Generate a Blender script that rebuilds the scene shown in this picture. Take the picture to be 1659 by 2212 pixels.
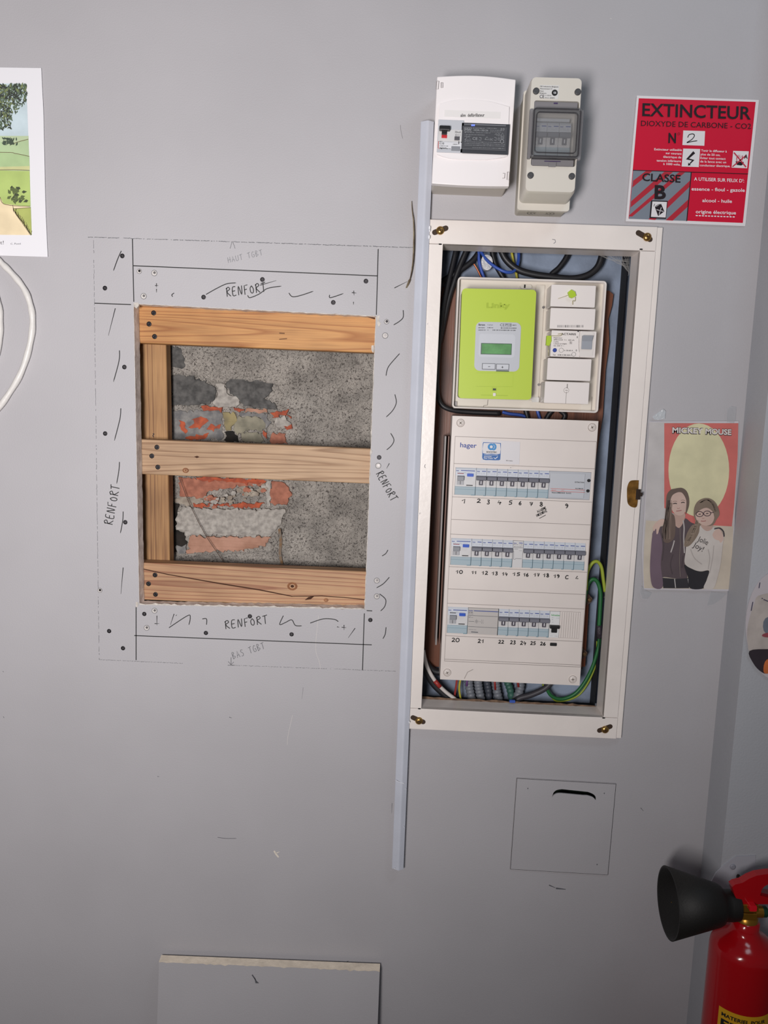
import bpy, bmesh, math, random
import numpy as np
from mathutils import Vector, Matrix
from mathutils.geometry import tessellate_polygon
random.seed(7); rng = np.random.default_rng(7)
for o in list(bpy.data.objects): bpy.data.objects.remove(o)
sc = bpy.context.scene
C = sc.collection
# ------------------------------------------------------------------ camera
IMW, IMH, FPX = 1659.0, 2212.0, 1717.9
CX, CY = 829.5, 1106.0
D, CZ = 1.32, 1.5                       # distance of the wall, height of the camera
M = np.array([[0.9989122, 0.02972631, 0.0359271], [0.03953301, -0.13126846, -0.99055829], [-0.02472954, 0.99090107, -0.13230084]])
cam_d = bpy.data.cameras.new('camera'); cam = bpy.data.objects.new('camera', cam_d); C.objects.link(cam)
cam_d.sensor_fit = 'VERTICAL'; cam_d.sensor_height = 24; cam_d.sensor_width = 18; cam_d.lens = FPX / IMH * 24
cam_d.clip_start = 0.05
R = Matrix(((M[0][0], -M[1][0], -M[2][0]), (M[0][1], -M[1][1], -M[2][1]), (M[0][2], -M[1][2], -M[2][2])))
cam.matrix_world = Matrix.Translation((0, -D, CZ)) @ R.to_4x4()
sc.camera = cam
# ------------------------------------------------------------------ world and light
w = bpy.data.worlds.new('room_light'); sc.world = w; w.use_nodes = True
w.node_tree.nodes['Background'].inputs[0].default_value = (0.88, 0.90, 1.0, 1)
w.node_tree.nodes['Background'].inputs[1].default_value = 0.075
def area(name, loc, tgt, sx, sy, power, col):
    l = bpy.data.lights.new(name, 'AREA'); l.shape = 'RECTANGLE'; l.size = sx; l.size_y = sy; l.energy = power; l.color = col
    o = bpy.data.objects.new(name, l); C.objects.link(o); o.location = loc
    o.rotation_euler = (Vector(tgt) - Vector(loc)).to_track_quat('-Z', 'Y').to_euler(); return o
area('window_daylight', (-0.28, -1.58, 1.38), (-1.20, 0, 2.30), 0.30, 0.45, 31.5, (1.0, 0.965, 0.955))
area('bluish_right_fill', (0.75, -0.95, 2.6), (0.4, 0, 1.5), 0.5, 0.3, 2.5, (0.76, 0.90, 1.0))  # added bluish fill that lifts the upper right wall, not a known lamp
sc.view_settings.view_transform = 'Standard'; sc.view_settings.look = 'None'
sc.view_settings.gamma = 1; sc.view_settings.use_curve_mapping = False
sc.view_settings.exposure = 0.0
# ------------------------------------------------------------------ helpers
def W(px, py, h=0.0):
    """point on the plane h metres in front of the wall"""
    r = M.T @ np.array([(px - CX) / FPX, (py - CY) / FPX, 1.0]); t = (D - h) / r[1]
    return Vector((r[0] * t, -h, CZ + r[2] * t))
def PX(P):
    c = M @ np.array([P[0], P[1] + D, P[2] - CZ]); return (CX + FPX * c[0] / c[2], CY + FPX * c[1] / c[2])
def cc(ox, oy, s): return lambda x, y: (ox + x / s, oy + y / s)
def lin(c):
    return tuple(((v / 255) / 12.92 if v / 255 <= .04045 else ((v / 255 + .055) / 1.055) ** 2.4) for v in c) + (1.0,)
MATS = {}
def mat(name, c, rough=.6, metal=0, var=0.0, vs=30, bump=0.0, bs=200, spec=.5, emit=0, trans=0, alpha=1, c2=None, detail=4):
    if name in MATS: return MATS[name]
    m = bpy.data.materials.new(name); m.use_nodes = True; nt = m.node_tree; b = nt.nodes['Principled BSDF']
    b.inputs['Base Color'].default_value = lin(c); b.inputs['Roughness'].default_value = rough
    b.inputs['Metallic'].default_value = metal; b.inputs['Specular IOR Level'].default_value = spec
    b.inputs['Transmission Weight'].default_value = trans; b.inputs['Alpha'].default_value = alpha
    if emit: b.inputs['Emission Color'].default_value = lin(c); b.inputs['Emission Strength'].default_value = emit
    tc = nt.nodes.new('ShaderNodeTexCoord')
    if var or c2:
        n = nt.nodes.new('ShaderNodeTexNoise'); n.inputs['Scale'].default_value = vs; n.inputs['Detail'].default_value = detail
        nt.links.new(tc.outputs['Object'], n.inputs['Vector'])
        r = nt.nodes.new('ShaderNodeValToRGB'); a = np.array(c, float)
        lo = c2 if c2 else tuple(a * (1 - var)); hi = tuple(np.minimum(a * (1 + var), 255)) if not c2 else c
        r.color_ramp.elements[0].position = .35; r.color_ramp.elements[1].position = .65
        r.color_ramp.elements[0].color = lin(lo); r.color_ramp.elements[1].color = lin(hi)
        nt.links.new(n.outputs['Fac'], r.inputs['Fac']); nt.links.new(r.outputs['Color'], b.inputs['Base Color'])
    if bump:
        n2 = nt.nodes.new('ShaderNodeTexNoise'); n2.inputs['Scale'].default_value = bs; n2.inputs['Detail'].default_value = 3
        nt.links.new(tc.outputs['Object'], n2.inputs['Vector'])
        bp = nt.nodes.new('ShaderNodeBump'); bp.inputs['Strength'].default_value = bump; bp.inputs['Distance'].default_value = .002
        nt.links.new(n2.outputs['Fac'], bp.inputs['Height']); nt.links.new(bp.outputs['Normal'], b.inputs['Normal'])
    MATS[name] = m; return m
def mat_wood(name, base, dark, axis='X', freq=26, seed=0., dist=5.0, rough=.6, fine=.35):
    m = bpy.data.materials.new(name); m.use_nodes = True; nt = m.node_tree; b = nt.nodes['Principled BSDF']; L = nt.links
    tc = nt.nodes.new('ShaderNodeTexCoord'); mp = nt.nodes.new('ShaderNodeMapping')
    s = (.8, 17, 17) if axis == 'X' else (17, 17, .8)
    mp.inputs['Scale'].default_value = s; mp.inputs['Location'].default_value = (seed, seed * 1.7, seed * .6)
    L.new(tc.outputs['Object'], mp.inputs['Vector'])
    n = nt.nodes.new('ShaderNodeTexNoise'); n.inputs['Scale'].default_value = 1.1; n.inputs['Detail'].default_value = 1.2; n.inputs['Distortion'].default_value = .15
    L.new(mp.outputs[0], n.inputs['Vector'])
    mu = nt.nodes.new('ShaderNodeMath'); mu.operation = 'MULTIPLY'; mu.inputs[1].default_value = freq * .75; L.new(n.outputs['Fac'], mu.inputs[0])
    fr = nt.nodes.new('ShaderNodeMath'); fr.operation = 'FRACT'; L.new(mu.outputs[0], fr.inputs[0])
    r = nt.nodes.new('ShaderNodeValToRGB'); e = r.color_ramp.elements
    e[0].position = 0; e[0].color = lin(base); e[1].position = 1; e[1].color = lin(base)
    q = e.new(.6); q.color = lin(tuple(np.array(base) * .96)); q = e.new(.86); q.color = lin(dark)
    L.new(fr.outputs[0], r.inputs['Fac'])
    mp2 = nt.nodes.new('ShaderNodeMapping'); mp2.inputs['Scale'].default_value = (12, 500, 500) if axis == 'X' else (500, 500, 12)
    L.new(tc.outputs['Object'], mp2.inputs['Vector'])
    n2 = nt.nodes.new('ShaderNodeTexNoise'); n2.inputs['Scale'].default_value = 1; n2.inputs['Detail'].default_value = 3; L.new(mp2.outputs[0], n2.inputs['Vector'])
    n3 = nt.nodes.new('ShaderNodeTexNoise'); n3.inputs['Scale'].default_value = 9; L.new(tc.outputs['Object'], n3.inputs['Vector'])
    ad = nt.nodes.new('ShaderNodeMath'); ad.operation = 'ADD'; L.new(n2.outputs['Fac'], ad.inputs[0]); L.new(n3.outputs['Fac'], ad.inputs[1])
    r2 = nt.nodes.new('ShaderNodeValToRGB'); r2.color_ramp.elements[0].position = .32; r2.color_ramp.elements[0].color = lin((175, 160, 150)); r2.color_ramp.elements[1].position = .62; r2.color_ramp.elements[1].color = (1, 1, 1, 1)
    ha = nt.nodes.new('ShaderNodeMath'); ha.operation = 'MULTIPLY'; ha.inputs[1].default_value = .5; L.new(ad.outputs[0], ha.inputs[0]); L.new(ha.outputs[0], r2.inputs['Fac'])
    mx = nt.nodes.new('ShaderNodeMixRGB'); mx.blend_type = 'MULTIPLY'; mx.inputs[0].default_value = fine * 2
    L.new(r.outputs[0], mx.inputs[1]); L.new(r2.outputs[0], mx.inputs[2]); L.new(mx.outputs[0], b.inputs['Base Color'])
    b.inputs['Roughness'].default_value = rough
    bp = nt.nodes.new('ShaderNodeBump'); bp.inputs['Strength'].default_value = .25; bp.inputs['Distance'].default_value = .001
    L.new(n2.outputs['Fac'], bp.inputs['Height']); L.new(bp.outputs[0], b.inputs['Normal'])
    MATS[name] = m; return m
def off_of(p):
    while p.parent: p = p.parent
    return Vector(p.location)
def empty(name, loc, label, cat, group=None):
    o = bpy.data.objects.new(name, None); C.objects.link(o); o.location = loc; o.empty_display_size = .02
    o['label'] = label; o['category'] = cat
    if group: o['group'] = group
    return o
def smooth(pts, n=6, closed=False):
    P = [Vector(p) for p in pts]; out = []; L = len(P)
    if L < 3: return P
    rngk = range(L) if closed else range(L - 1)
    for i in rngk:
        if closed: a, b, c, d = P[i - 1], P[i], P[(i + 1) % L], P[(i + 2) % L]
        else: a, b, c, d = P[max(i - 1, 0)], P[i], P[i + 1], P[min(i + 2, L - 1)]
        for k in range(n):
            t = k / n
            out.append(.5 * ((2 * b) + (c - a) * t + (2 * a - 5 * b + 4 * c - d) * t * t + (3 * b - a - 3 * c + d) * t ** 3))
    if not closed: out.append(P[-1])
    return out
class G:
    def __init__(s): s.v = []; s.f = []; s.sm = []
    def add(s, vs, fs, smooth=False):
        n = len(s.v); s.v += [Vector(v) for v in vs]; s.f += [[i + n for i in f] for f in fs]; s.sm += [smooth] * len(fs)
    def tess(s, loops):
        flat = [p for l in loops for p in l]
        tris = tessellate_polygon([[Vector(p) for p in l] for l in loops]); out = []
        for t in tris:
            a, b, c = (Vector(flat[i]) for i in t)
            nn = (b - a).cross(c - a)
            if nn.length < 1e-12: continue
            out.append(list(t) if nn.y < 0 else [t[0], t[2], t[1]])
        s.add(flat, out)
    def prism(s, loop, dv):
        """front loop (facing the room) extruded by dv"""
        n = len(loop); lo = [Vector(p) for p in loop]
        ar = sum((lo[i] - lo[0]).cross(lo[(i + 1) % n] - lo[0]).y for i in range(n))
        if ar > 0: lo = lo[::-1]
        bk = [p + Vector(dv) for p in lo]
        s.tess([lo])
        s.add(lo + bk, [[i, i + n, (i + 1) % n + n, (i + 1) % n] for i in range(n)])
        s.add(bk, [list(range(n))[::-1]])
    def box(s, fr, u0, v0, u1, v1, w0, w1, du=0, dv=0):
        """du, dv: chamfer inset of the front face"""
        u0, u1 = min(u0, u1), max(u0, u1); v0, v1 = min(v0, v1), max(v0, v1)
        b = [fr.p(u0, v0, w0), fr.p(u1, v0, w0), fr.p(u1, v1, w0), fr.p(u0, v1, w0)]
        f = [fr.p(u0 + du, v0 + dv, w1), fr.p(u1 - du, v0 + dv, w1), fr.p(u1 - du, v1 - dv, w1), fr.p(u0 + du, v1 - dv, w1)]
        s.add(b + f, [[4, 5, 6, 7], [3, 2, 1, 0], [0, 1, 5, 4], [1, 2, 6, 5], [2, 3, 7, 6], [3, 0, 4, 7]])
    def rr(s, fr, u0, v0, u1, v1, w0, w1, r, n=5):
        u0, u1 = min(u0, u1), max(u0, u1); v0, v1 = min(v0, v1), max(v0, v1); lp = []
        for cx, cy, a in ((u1 - r, v1 - r, 0), (u0 + r, v1 - r, 90), (u0 + r, v0 + r, 180), (u1 - r, v0 + r, 270)):
            for k in range(n + 1):
                t = math.radians(a + 90 * k / n); lp.append(fr.p(cx + r * math.cos(t), cy + r * math.sin(t), w1))
        s.prism(lp, -fr.un * (w1 - w0))
    def profile(s, fr, u0, u1, prof):
        """closed (v,w) outline swept from u0 to u1"""
        n = len(prof); a = [fr.p(u0, v, w_) for v, w_ in prof]; b = [fr.p(u1, v, w_) for v, w_ in prof]
        s.add(a + b, [[i, (i + 1) % n, (i + 1) % n + n, i + n] for i in range(n)] + [list(range(n))[::-1], [i + n for i in range(n)]])
    def tube(s, pts, r, seg=10, rad=None):
        P = [Vector(p) for p in pts]; n = len(P); rings = []; up = Vector((0, -1, .3)).normalized()
        for i, p in enumerate(P):
            t = (P[min(i + 1, n - 1)] - P[max(i - 1, 0)]).normalized()
            x = t.cross(up)
            if x.length < .05: x = t.cross(Vector((1, 0, 0)))
            x.normalize(); y = t.cross(x).normalized(); rr_ = rad[i] if rad else r
            rings.append([p + (x * math.cos(a) + y * math.sin(a)) * rr_ for a in [2 * math.pi * k / seg for k in range(seg)]])
        vs = [v for q in rings for v in q]; fs = []
        for i in range(n - 1):
            for k in range(seg): fs.append([i * seg + k, (i + 1) * seg + k, (i + 1) * seg + (k + 1) % seg, i * seg + (k + 1) % seg])
        fs.append(list(range(seg))); fs.append([(n - 1) * seg + k for k in range(seg)][::-1])
        s.add(vs, fs, True)
    def lathe(s, O, ax, prof, seg=32, caps=True):
        """prof: (distance along ax, radius)"""
        ax = Vector(ax).normalized(); x = ax.orthogonal().normalized(); y = ax.cross(x); n = len(prof); vs = []
        for t, r in prof:
            for k in range(seg):
                a = 2 * math.pi * k / seg; vs.append(Vector(O) + ax * t + (x * math.cos(a) + y * math.sin(a)) * r)
        fs = [[i * seg + k, i * seg + (k + 1) % seg, (i + 1) * seg + (k + 1) % seg, (i + 1) * seg + k] for i in range(n - 1) for k in range(seg)]
        s.add(vs, fs, True)
        if caps: s.add(vs[:seg], [list(range(seg))[::-1]]); s.add(vs[-seg:], [list(range(seg))])
    def ribbon(s, pts, wd, un=Vector((0, -1, 0)), taper=False):
        P = [Vector(p) for p in pts]; n = len(P)
        if n < 2: return
        vs = []
        for i, p in enumerate(P):
            t = (P[min(i + 1, n - 1)] - P[max(i - 1, 0)])
            if t.length < 1e-9: t = Vector((1, 0, 0))
            sd = t.normalized().cross(un).normalized(); k = 1.0
            if taper and i == n - 1: k = .35
            vs += [p + sd * wd * .5 * k, p - sd * wd * .5 * k]
        s.add(vs, [[2 * i, 2 * i + 1, 2 * i + 3, 2 * i + 2] for i in range(n - 1)])
    def build(s, name, m, parent=None, label=None, cat=None, group=None, kind=None, bevel=0, seg=2):
        off = off_of(parent) if parent else None
        if off is None:
            a = np.array([v[:] for v in s.v]); mn = a.min(0); mx = a.max(0); off = Vector(((mn[0] + mx[0]) / 2, mx[1], mn[2]))
        me = bpy.data.meshes.new(name); me.from_pydata([(v - off)[:] for v in s.v], [], s.f)
        me.polygons.foreach_set('use_smooth', s.sm); me.materials.append(m); me.update()
        o = bpy.data.objects.new(name, me); C.objects.link(o)
        if parent: o.parent = parent
        else: o.location = off
        if label: o['label'] = label
        if cat: o['category'] = cat
        if group: o['group'] = group
        if kind: o['kind'] = kind
        if bevel:
            b = o.modifiers.new('bevel', 'BEVEL'); b.width = bevel; b.segments = seg; b.limit_method = 'ANGLE'; b.angle_limit = .6
        return o
class Fr:
    """local frame of a flat-fronted thing: u right, v up, w out of the wall"""
    def __init__(s, tl, tr, bl, br, h, k=.5):
        a, b, c, d = (W(*p, h) for p in (tl, tr, bl, br))
        hx = ((b - a) + (d - c)).normalized(); vz = ((a - c) + (b - d)).normalized()
        ang = k * math.atan2(hx.z, hx.x) + (1 - k) * math.atan2(-vz.x, vz.z)
        s.ux = Vector((math.cos(ang), 0, math.sin(ang))); s.uz = Vector((-math.sin(ang), 0, math.cos(ang))); s.un = Vector((0, -1, 0))
        s.h = h; s.O = (a + b + c + d) / 4
        uv = [((p - s.O).dot(s.ux), (p - s.O).dot(s.uz)) for p in (a, b, c, d)]
        s.u0 = (uv[0][0] + uv[2][0]) / 2; s.u1 = (uv[1][0] + uv[3][0]) / 2; s.v1 = (uv[0][1] + uv[1][1]) / 2; s.v0 = (uv[2][1] + uv[3][1]) / 2
    def p(s, u, v, w_=0.0): return s.O + s.ux * u + s.uz * v + s.un * w_
    def uv(s, px, py, w_=0.0):
        q = W(px, py, s.h + w_) - s.O; return q.dot(s.ux), q.dot(s.uz)
    def q(s, px, py, w_=0.0): u, v = s.uv(px, py, w_); return s.p(u, v, w_)
    def rect(s, a, b, w_=0.0): u0, v1 = s.uv(*a, w_); u1, v0 = s.uv(*b, w_); return u0, v0, u1, v1
def poly(name, pts, h, m, parent, smoothed=False, t=0, **k):
    g = G(); P = [W(x, y, h) for x, y in pts]
    if smoothed: P = smooth(P, 5, True)
    if t: g.prism(P, (0, t, 0))
    else: g.tess([P])
    return g.build(name, m, parent, **k)
def strokes(name, lines, h, wd, m, parent, curved=True, taper=False, **k):
    g = G()
    for l in lines:
        P = [W(x, y, h) for x, y in l]
        g.ribbon(smooth(P, 5) if curved and len(P) > 2 else P, wd, taper=taper)
    return g.build(name, m, parent, **k)
TXT = {}
def glyphs(s, bold=0.0):
    key = (s, bold)
    if key in TXT: return TXT[key]
    cu = bpy.data.curves.new('t', 'FONT'); cu.body = s; cu.size = 1; cu.offset = bold; cu.resolution_u = 3
    o = bpy.data.objects.new('t', cu); C.objects.link(o); bpy.context.view_layer.update()
    me = o.to_mesh(); vs = [v.co.copy() for v in me.vertices]; fs = [list(p.vertices) for p in me.polygons]
    o.to_mesh_clear(); bpy.data.objects.remove(o); bpy.data.curves.remove(cu)
    if vs:
        x0 = min(v.x for v in vs); x1 = max(v.x for v in vs)
        vs = [Vector(((v.x - x0) / (x1 - x0), v.y / .73, 0)) for v in vs]
    TXT[key] = (vs, fs); return TXT[key]
def text(s, a, b, cap, h, m, parent, name='lettering', bold=0.0, g=None, fn=None):
    """a, b: baseline start and end in the photograph's pixels; cap: capital height in pixels"""
    vs, fs = glyphs(s, bold); dx, dy = b[0] - a[0], b[1] - a[1]; L = math.hypot(dx, dy); ux, uy = dy / L, -dx / L
    own = g is None; g = g or G(); fn = fn or (lambda x, y: W(x, y, h))
    g.add([fn(a[0] + v.x * dx + ux * v.y * cap, a[1] + v.x * dy + uy * v.y * cap) for v in vs], fs)
    if own: return g.build(name, m, parent)
# one-line hand lettering on a 4 x 6 grid
HF = {'0': ['1.5 6,0 4,.4 1,2 0,3.8 2,3.4 5,1.5 6'], '1': ['.3 3.6,2.6 6,2.2 0'], '2': ['.3 5,1.8 6,3.3 4.6,1.5 1.8,.2 .2,1.8 .6,4 .2'], '3': ['.4 5.4,2.2 6,3 4.8,1.4 3.3,3.2 2,2 .1,0 .7'],
 '4': ['1.6 6,.1 2.6,3.9 2.9', '3 4.2,2.2 -.6'], '5': ['3.8 6,1.2 5.8,.8 3.6,2.8 3.4,3 1,0 .2'], '6': ['2.8 6,.5 3,.5 .6,2.4 .1,3.2 1.8,1.8 3,.6 1.8'], '7': ['.1 5.2,3.4 5.8,1.6 0', '.6 3,3.4 3.2'],
 '8': ['2.9 5,1.6 6,.6 4.8,3.2 1.6,2 0,.4 1,2.6 3.6,2.9 5'], '9': ['3 4.4,1.4 6,.4 4.4,2 3.2,3 4.4,2.6 1.6,1 0'],
 'R': ['.4 0,.7 5.6', '0 5,2.2 6,3.4 4.6,.7 3,3.8 0'], 'E': ['3.4 5.8,.7 5.4,.4 .3,3.4 .3', '.5 3,2.8 3.2'], 'N': ['.2 0,.8 5.8,3 .2,3.8 6'], 'F': ['.6 -.2,.8 5.6,3.8 6', '.7 3,2.8 3.2'],
 'O': ['2 5,.5 3.4,.9 .8,2.7 .4,3.4 2.8,2 5'], 'T': ['0 5.6,4 6.2', '2 5.8,1.8 0'], 'H': ['.4 0,.6 6', '3.4 0,3.5 6', '.5 3,3.4 3.1'], 'A': ['.1 0,1.8 6,3.6 0', '.8 2.2,3 2.2'],
 'U': ['.4 6,.4 1.2,1.8 .1,3.4 1.4,3.5 6'], 'G': ['3.4 5.2,2 6,.4 3.4,1 .4,3.2 .6,3.3 2.8,2 2.8'], 'B': ['.5 0,.6 6,2.8 5.2,.8 3.2,3.4 1.6,.5 0'], 'S': ['3.4 5.4,1.6 6,.8 4.4,3 2.4,2.4 .3,.2 .4'],
 'C': ['3.4 5.2,1.6 5.6,.4 3,1 .4,3.4 .8'], 'L': ['2.4 5.6,.4 .4,3.4 .6'], 'M': ['.1 0,.8 6,2 2,3.2 6,3.8 0'], 'I': ['1.8 0,2 6'], 'D': ['.5 0,.5 6,3.2 4.6,3.2 1.6,.5 0'], ' ': [],
 '+': ['2 5,2 1', '0 3,4 3'], '-': ['.6 3,3.4 3'], '!': ['2 6,1.9 2', '1.9 .8,1.9 .2']}
def hand(g, s, a, b, cap, wd, fn, gap=1.35):
    n = len(s); tot = n * 4 + (n - 1) * gap; dx, dy = (b[0] - a[0]) / tot, (b[1] - a[1]) / tot; L = math.hypot(dx, dy); ux, uy = dy / L, -dx / L
    for i, ch in enumerate(s):
        for st in HF[ch]:
            P = []
            for q in st.split(','):
                x, y = map(float, q.split()); x += i * (4 + gap); P.append(fn(a[0] + x * dx + ux * y * cap / 6, a[1] + x * dy + uy * y * cap / 6))
            g.ribbon(smooth(P, 4) if len(P) > 3 else P, wd)
def dashes(g, a, b, hgt, fn, seed=1):
    """print too small to read, as broken ink marks"""
    rd = random.Random(seed); L = math.hypot(b[0] - a[0], b[1] - a[1]); x = 0
    while x < L:
        l = rd.uniform(.6, 2.4); t0, t1 = x / L, min((x + l) / L, 1)
        g.ribbon([fn(a[0] + (b[0] - a[0]) * t, a[1] + (b[1] - a[1]) * t) for t in (t0, t1)], hgt * rd.uniform(.5, 1)); x += l + rd.uniform(.4, 1.4)
def copy_tree(o, parent=None, delta=None):
    c = o.copy(); C.objects.link(c)
    if parent: c.parent = parent
    if delta is not None: c.location = Vector(o.location) + delta
    for ch in [k for k in CH.get(o.name, [])]: copy_tree(ch, c)
    return c
CH = {}
def index_children():
    CH.clear()
    for o in bpy.data.objects:
        if o.parent: CH.setdefault(o.parent.name, []).append(o)
def screw_head(g, P, r, hgt, ax=(0, -1, 0), cross=.55):
    g.lathe(P, ax, [(0, r * 1.0), (hgt * .4, r), (hgt * .7, r * .8), (hgt * .5, r * .3), (hgt * .2, r * .1)], 14)
    for an in (.5, 2.07):
        d_ = Vector((math.cos(an), 0, math.sin(an))) * r * .6; q_ = Vector(P) + Vector((0, -hgt * .75, 0)); g.ribbon([q_ - d_, q_ + d_], r * .22)
# ------------------------------------------------------------------ materials
wall_m = mat('grey wall paint', (182, 179, 182), .55, var=.012, vs=5, bump=.12, bs=420)
right_m = mat('grey pillar paint', (181, 182, 187), .55, var=.015, vs=6, bump=.2, bs=300)
plaster = mat('raw plaster edge', (206, 198, 190), .9, var=.08, vs=150, bump=.5, bs=300)
cardb = mat('plasterboard core and paper', (236, 226, 222), .9, var=.1, vs=60, bump=.3)
white_p = mat('off white cabinet paint', (238, 229, 223), .32, var=.02, vs=8, bump=.12, bs=120)
pvc = mat('white pvc', (230, 223, 218), .35)
pvc2 = mat('ivory pvc', (218, 210, 198), .35)
ink = mat('black marker ink', (22, 22, 24), .6)
pencil = mat('pencil graphite', (112, 112, 116), .7)
pencil2 = mat('faint pencil graphite', (140, 140, 144), .7)
blk = mat('black plastic', (26, 26, 28), .4)
blkm = mat('black phosphate screw', (38, 35, 38), .45, .6)
brass = mat('brass', (176, 140, 82), .3, .9)
steel = mat('steel', (190, 190, 190), .3, .9)
dark = mat('dark cavity', (20, 20, 22), .9)
# ------------------------------------------------------------------ setting
Xc = (W(1608, 880).x + W(1518, 1840).x + W(1484, 2212).x) / 3
# depth of the pillar: its front edge appears at these pixels
ds = []
for q in ((1654, 880), (1597, 1480), (1558, 1873)):
    r = M.T @ np.array([(q[0] - CX) / FPX, (q[1] - CY) / FPX, 1.0]); ds.append(D - r[1] * Xc / r[0])
PH = sum(ds) / 3
XL, XR, ZT = -2.4, 2.2, 2.75
O1, O2, O3, O4 = (289, 656), (812, 683), (788, 1316), (301, 1306)
def jag(a, b, n, amp):
    A, B = W(*a), W(*b); out = []
    nv = (B - A).cross(Vector((0, 1, 0))).normalized()
    for i in range(n): out.append(A.lerp(B, i / n) + nv * (rng.normal() * amp if i else 0))
    return out
hole1 = jag(O1, O2, 60, .0005) + jag(O2, O3, 40, .0006) + jag(O3, O4, 60, .0006) + jag(O4, O1, 50, .0003)
CH_F = .012
ci = Fr((957, 528), (1385, 540), (910, 1531), (1302.5, 1550.5), CH_F)
fi = [ci.p(ci.u0 - .004, ci.v1 + .004, -CH_F), ci.p(ci.u1 + .004, ci.v1 + .004, -CH_F), ci.p(ci.u1 + .004, ci.v0 - .004, -CH_F), ci.p(ci.u0 - .004, ci.v0 - .004, -CH_F)]
fi = [Vector((p.x, 0, p.z)) for p in fi]
hatch = [W(x, y) for x, y in ((1185, 1700), (1295, 1704), (1293, 1735), (1184, 1730))]
g = G(); outer = [Vector((XL, 0, 0)), Vector((Xc, 0, 0)), Vector((Xc, 0, ZT)), Vector((XL, 0, ZT))]
g.tess([outer, hole1, fi, hatch])
wall_back = g.build('wall_back', wall_m, kind='structure')
TH = .026
def reveal(loop, dpt, g):
    n = len(loop)
    for i in range(n):
        a, b = loop[i], loop[(i + 1) % n]; g.add([a, b, b + Vector((0, dpt, 0)), a + Vector((0, dpt, 0))], [[0, 1, 2, 3]])
g = G(); reveal(hole1, TH, g); g.build('plasterboard_edge', cardb, wall_back, label='raw cut edge of the plasterboard')
g = G(); reveal(hatch, .05, g); g.tess([[p + Vector((0, .05, 0)) for p in hatch]])
g.build('hatch_recess', mat('hatch recess', (46, 60, 50), .8, var=.4, vs=60), wall_back)
# pale torn paper rim along the cut
g = G()
for seg_, wd in (((O1, O2), .0006), ((O3, O4), .0016), ((O2, O3), .0006), ((O4, O1), .0002)):
    A, B = W(*seg_[0], .0003), W(*seg_[1], .0003); nv = (B - A).cross(Vector((0, 1, 0))).normalized(); n = 70; vs = []
    for i in range(n + 1):
        p = A.lerp(B, i / n); vs += [p + nv * .0004, p - nv * wd * abs(rng.normal(1.0, .55))]
    g.add(vs, [[2 * i, 2 * i + 1, 2 * i + 3, 2 * i + 2] for i in range(n)])
g.build('torn_paper_rim', plaster, wall_back)
for pts in (((811, 678), (822, 677), (820, 692), (824, 700), (818, 712), (813, 703)), ((802, 965), (806, 972), (803, 988), (800, 996), (797, 978)), ((800, 745), (808, 742), (811, 755), (806, 765), (801, 758)), ((286, 652), (300, 651), (304, 660), (296, 668), (288, 664)), ((291, 1300), (300, 1298), (302, 1312), (292, 1315))):
    cx_ = sum(p[0] for p in pts) / len(pts); cy_ = sum(p[1] for p in pts) / len(pts); g = G(); P = [W(cx_ + (x - cx_) * .62 + random.gauss(0, .8), cy_ + (y - cy_) * .72 + random.gauss(0, .8), .0008) for x, y in pts]; g.prism(P, (0, .006, 0)); g.build('plaster_chip', plaster, wall_back)
g = G(); g.add([Vector((Xc, 0, 0)), Vector((Xc, -PH, 0)), Vector((Xc, -PH, ZT)), Vector((Xc, 0, ZT))], [[0, 1, 2, 3]])
g.add([Vector((Xc, -PH, 0)), Vector((XR, -PH, 0)), Vector((XR, -PH, ZT)), Vector((Xc, -PH, ZT))], [[0, 1, 2, 3]])
wall_right = g.build('wall_right', right_m, kind='structure')
g = G(); g.add([Vector((XL, .0, 0)), Vector((XR, 0, 0)), Vector((XR, -3.4, 0)), Vector((XL, -3.4, 0))], [[3, 2, 1, 0]])
g.build('floor', mat('floor tiles', (120, 112, 106), .5, var=.08, vs=8), kind='structure')
# ------------------------------------------------------------------ wall lines, marks and screws
g = G()
rd = random.Random(3)
def rough_line(g, a, b, wd, h=.0004, n=260, skip=.12):
    P = [W(a[0] + (b[0] - a[0]) * i / n + rd.gauss(0, .25), a[1] + (b[1] - a[1]) * i / n + rd.gauss(0, .3), h) for i in range(n + 1)]
    i = 0
    while i < n:
        if rd.random() < skip: i += 1; continue
        g.ribbon(P[i:i + 2], wd * rd.uniform(.6, 1.2)); i += 1
rough_line(g, (190, 512), (895, 535), .0010); rough_line(g, (202, 512), (214, 1425), .0006, skip=.3); rough_line(g, (214, 1425), (395, 1433), .0006, skip=.3)
rough_line(g, (500, 1437), (855, 1450), .0006, skip=.3)
g.build('pencil_line', pencil, wall_back)
for a, b in (((286, 516), (289, 652)), ((288, 574), (815, 596)), ((817, 538), (813, 680)), ((204, 655), (283, 658)), ((294, 1310), (294, 1426)), ((787, 1325), (783, 1448)), ((290, 1373), (803, 1393)), ((792, 1319), (804, 1319.6))):
    g = G(); g.ribbon([W(*a, .0004), W(*b, .0004)], .0015); g.build('marker_line', ink, wall_back)
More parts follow.
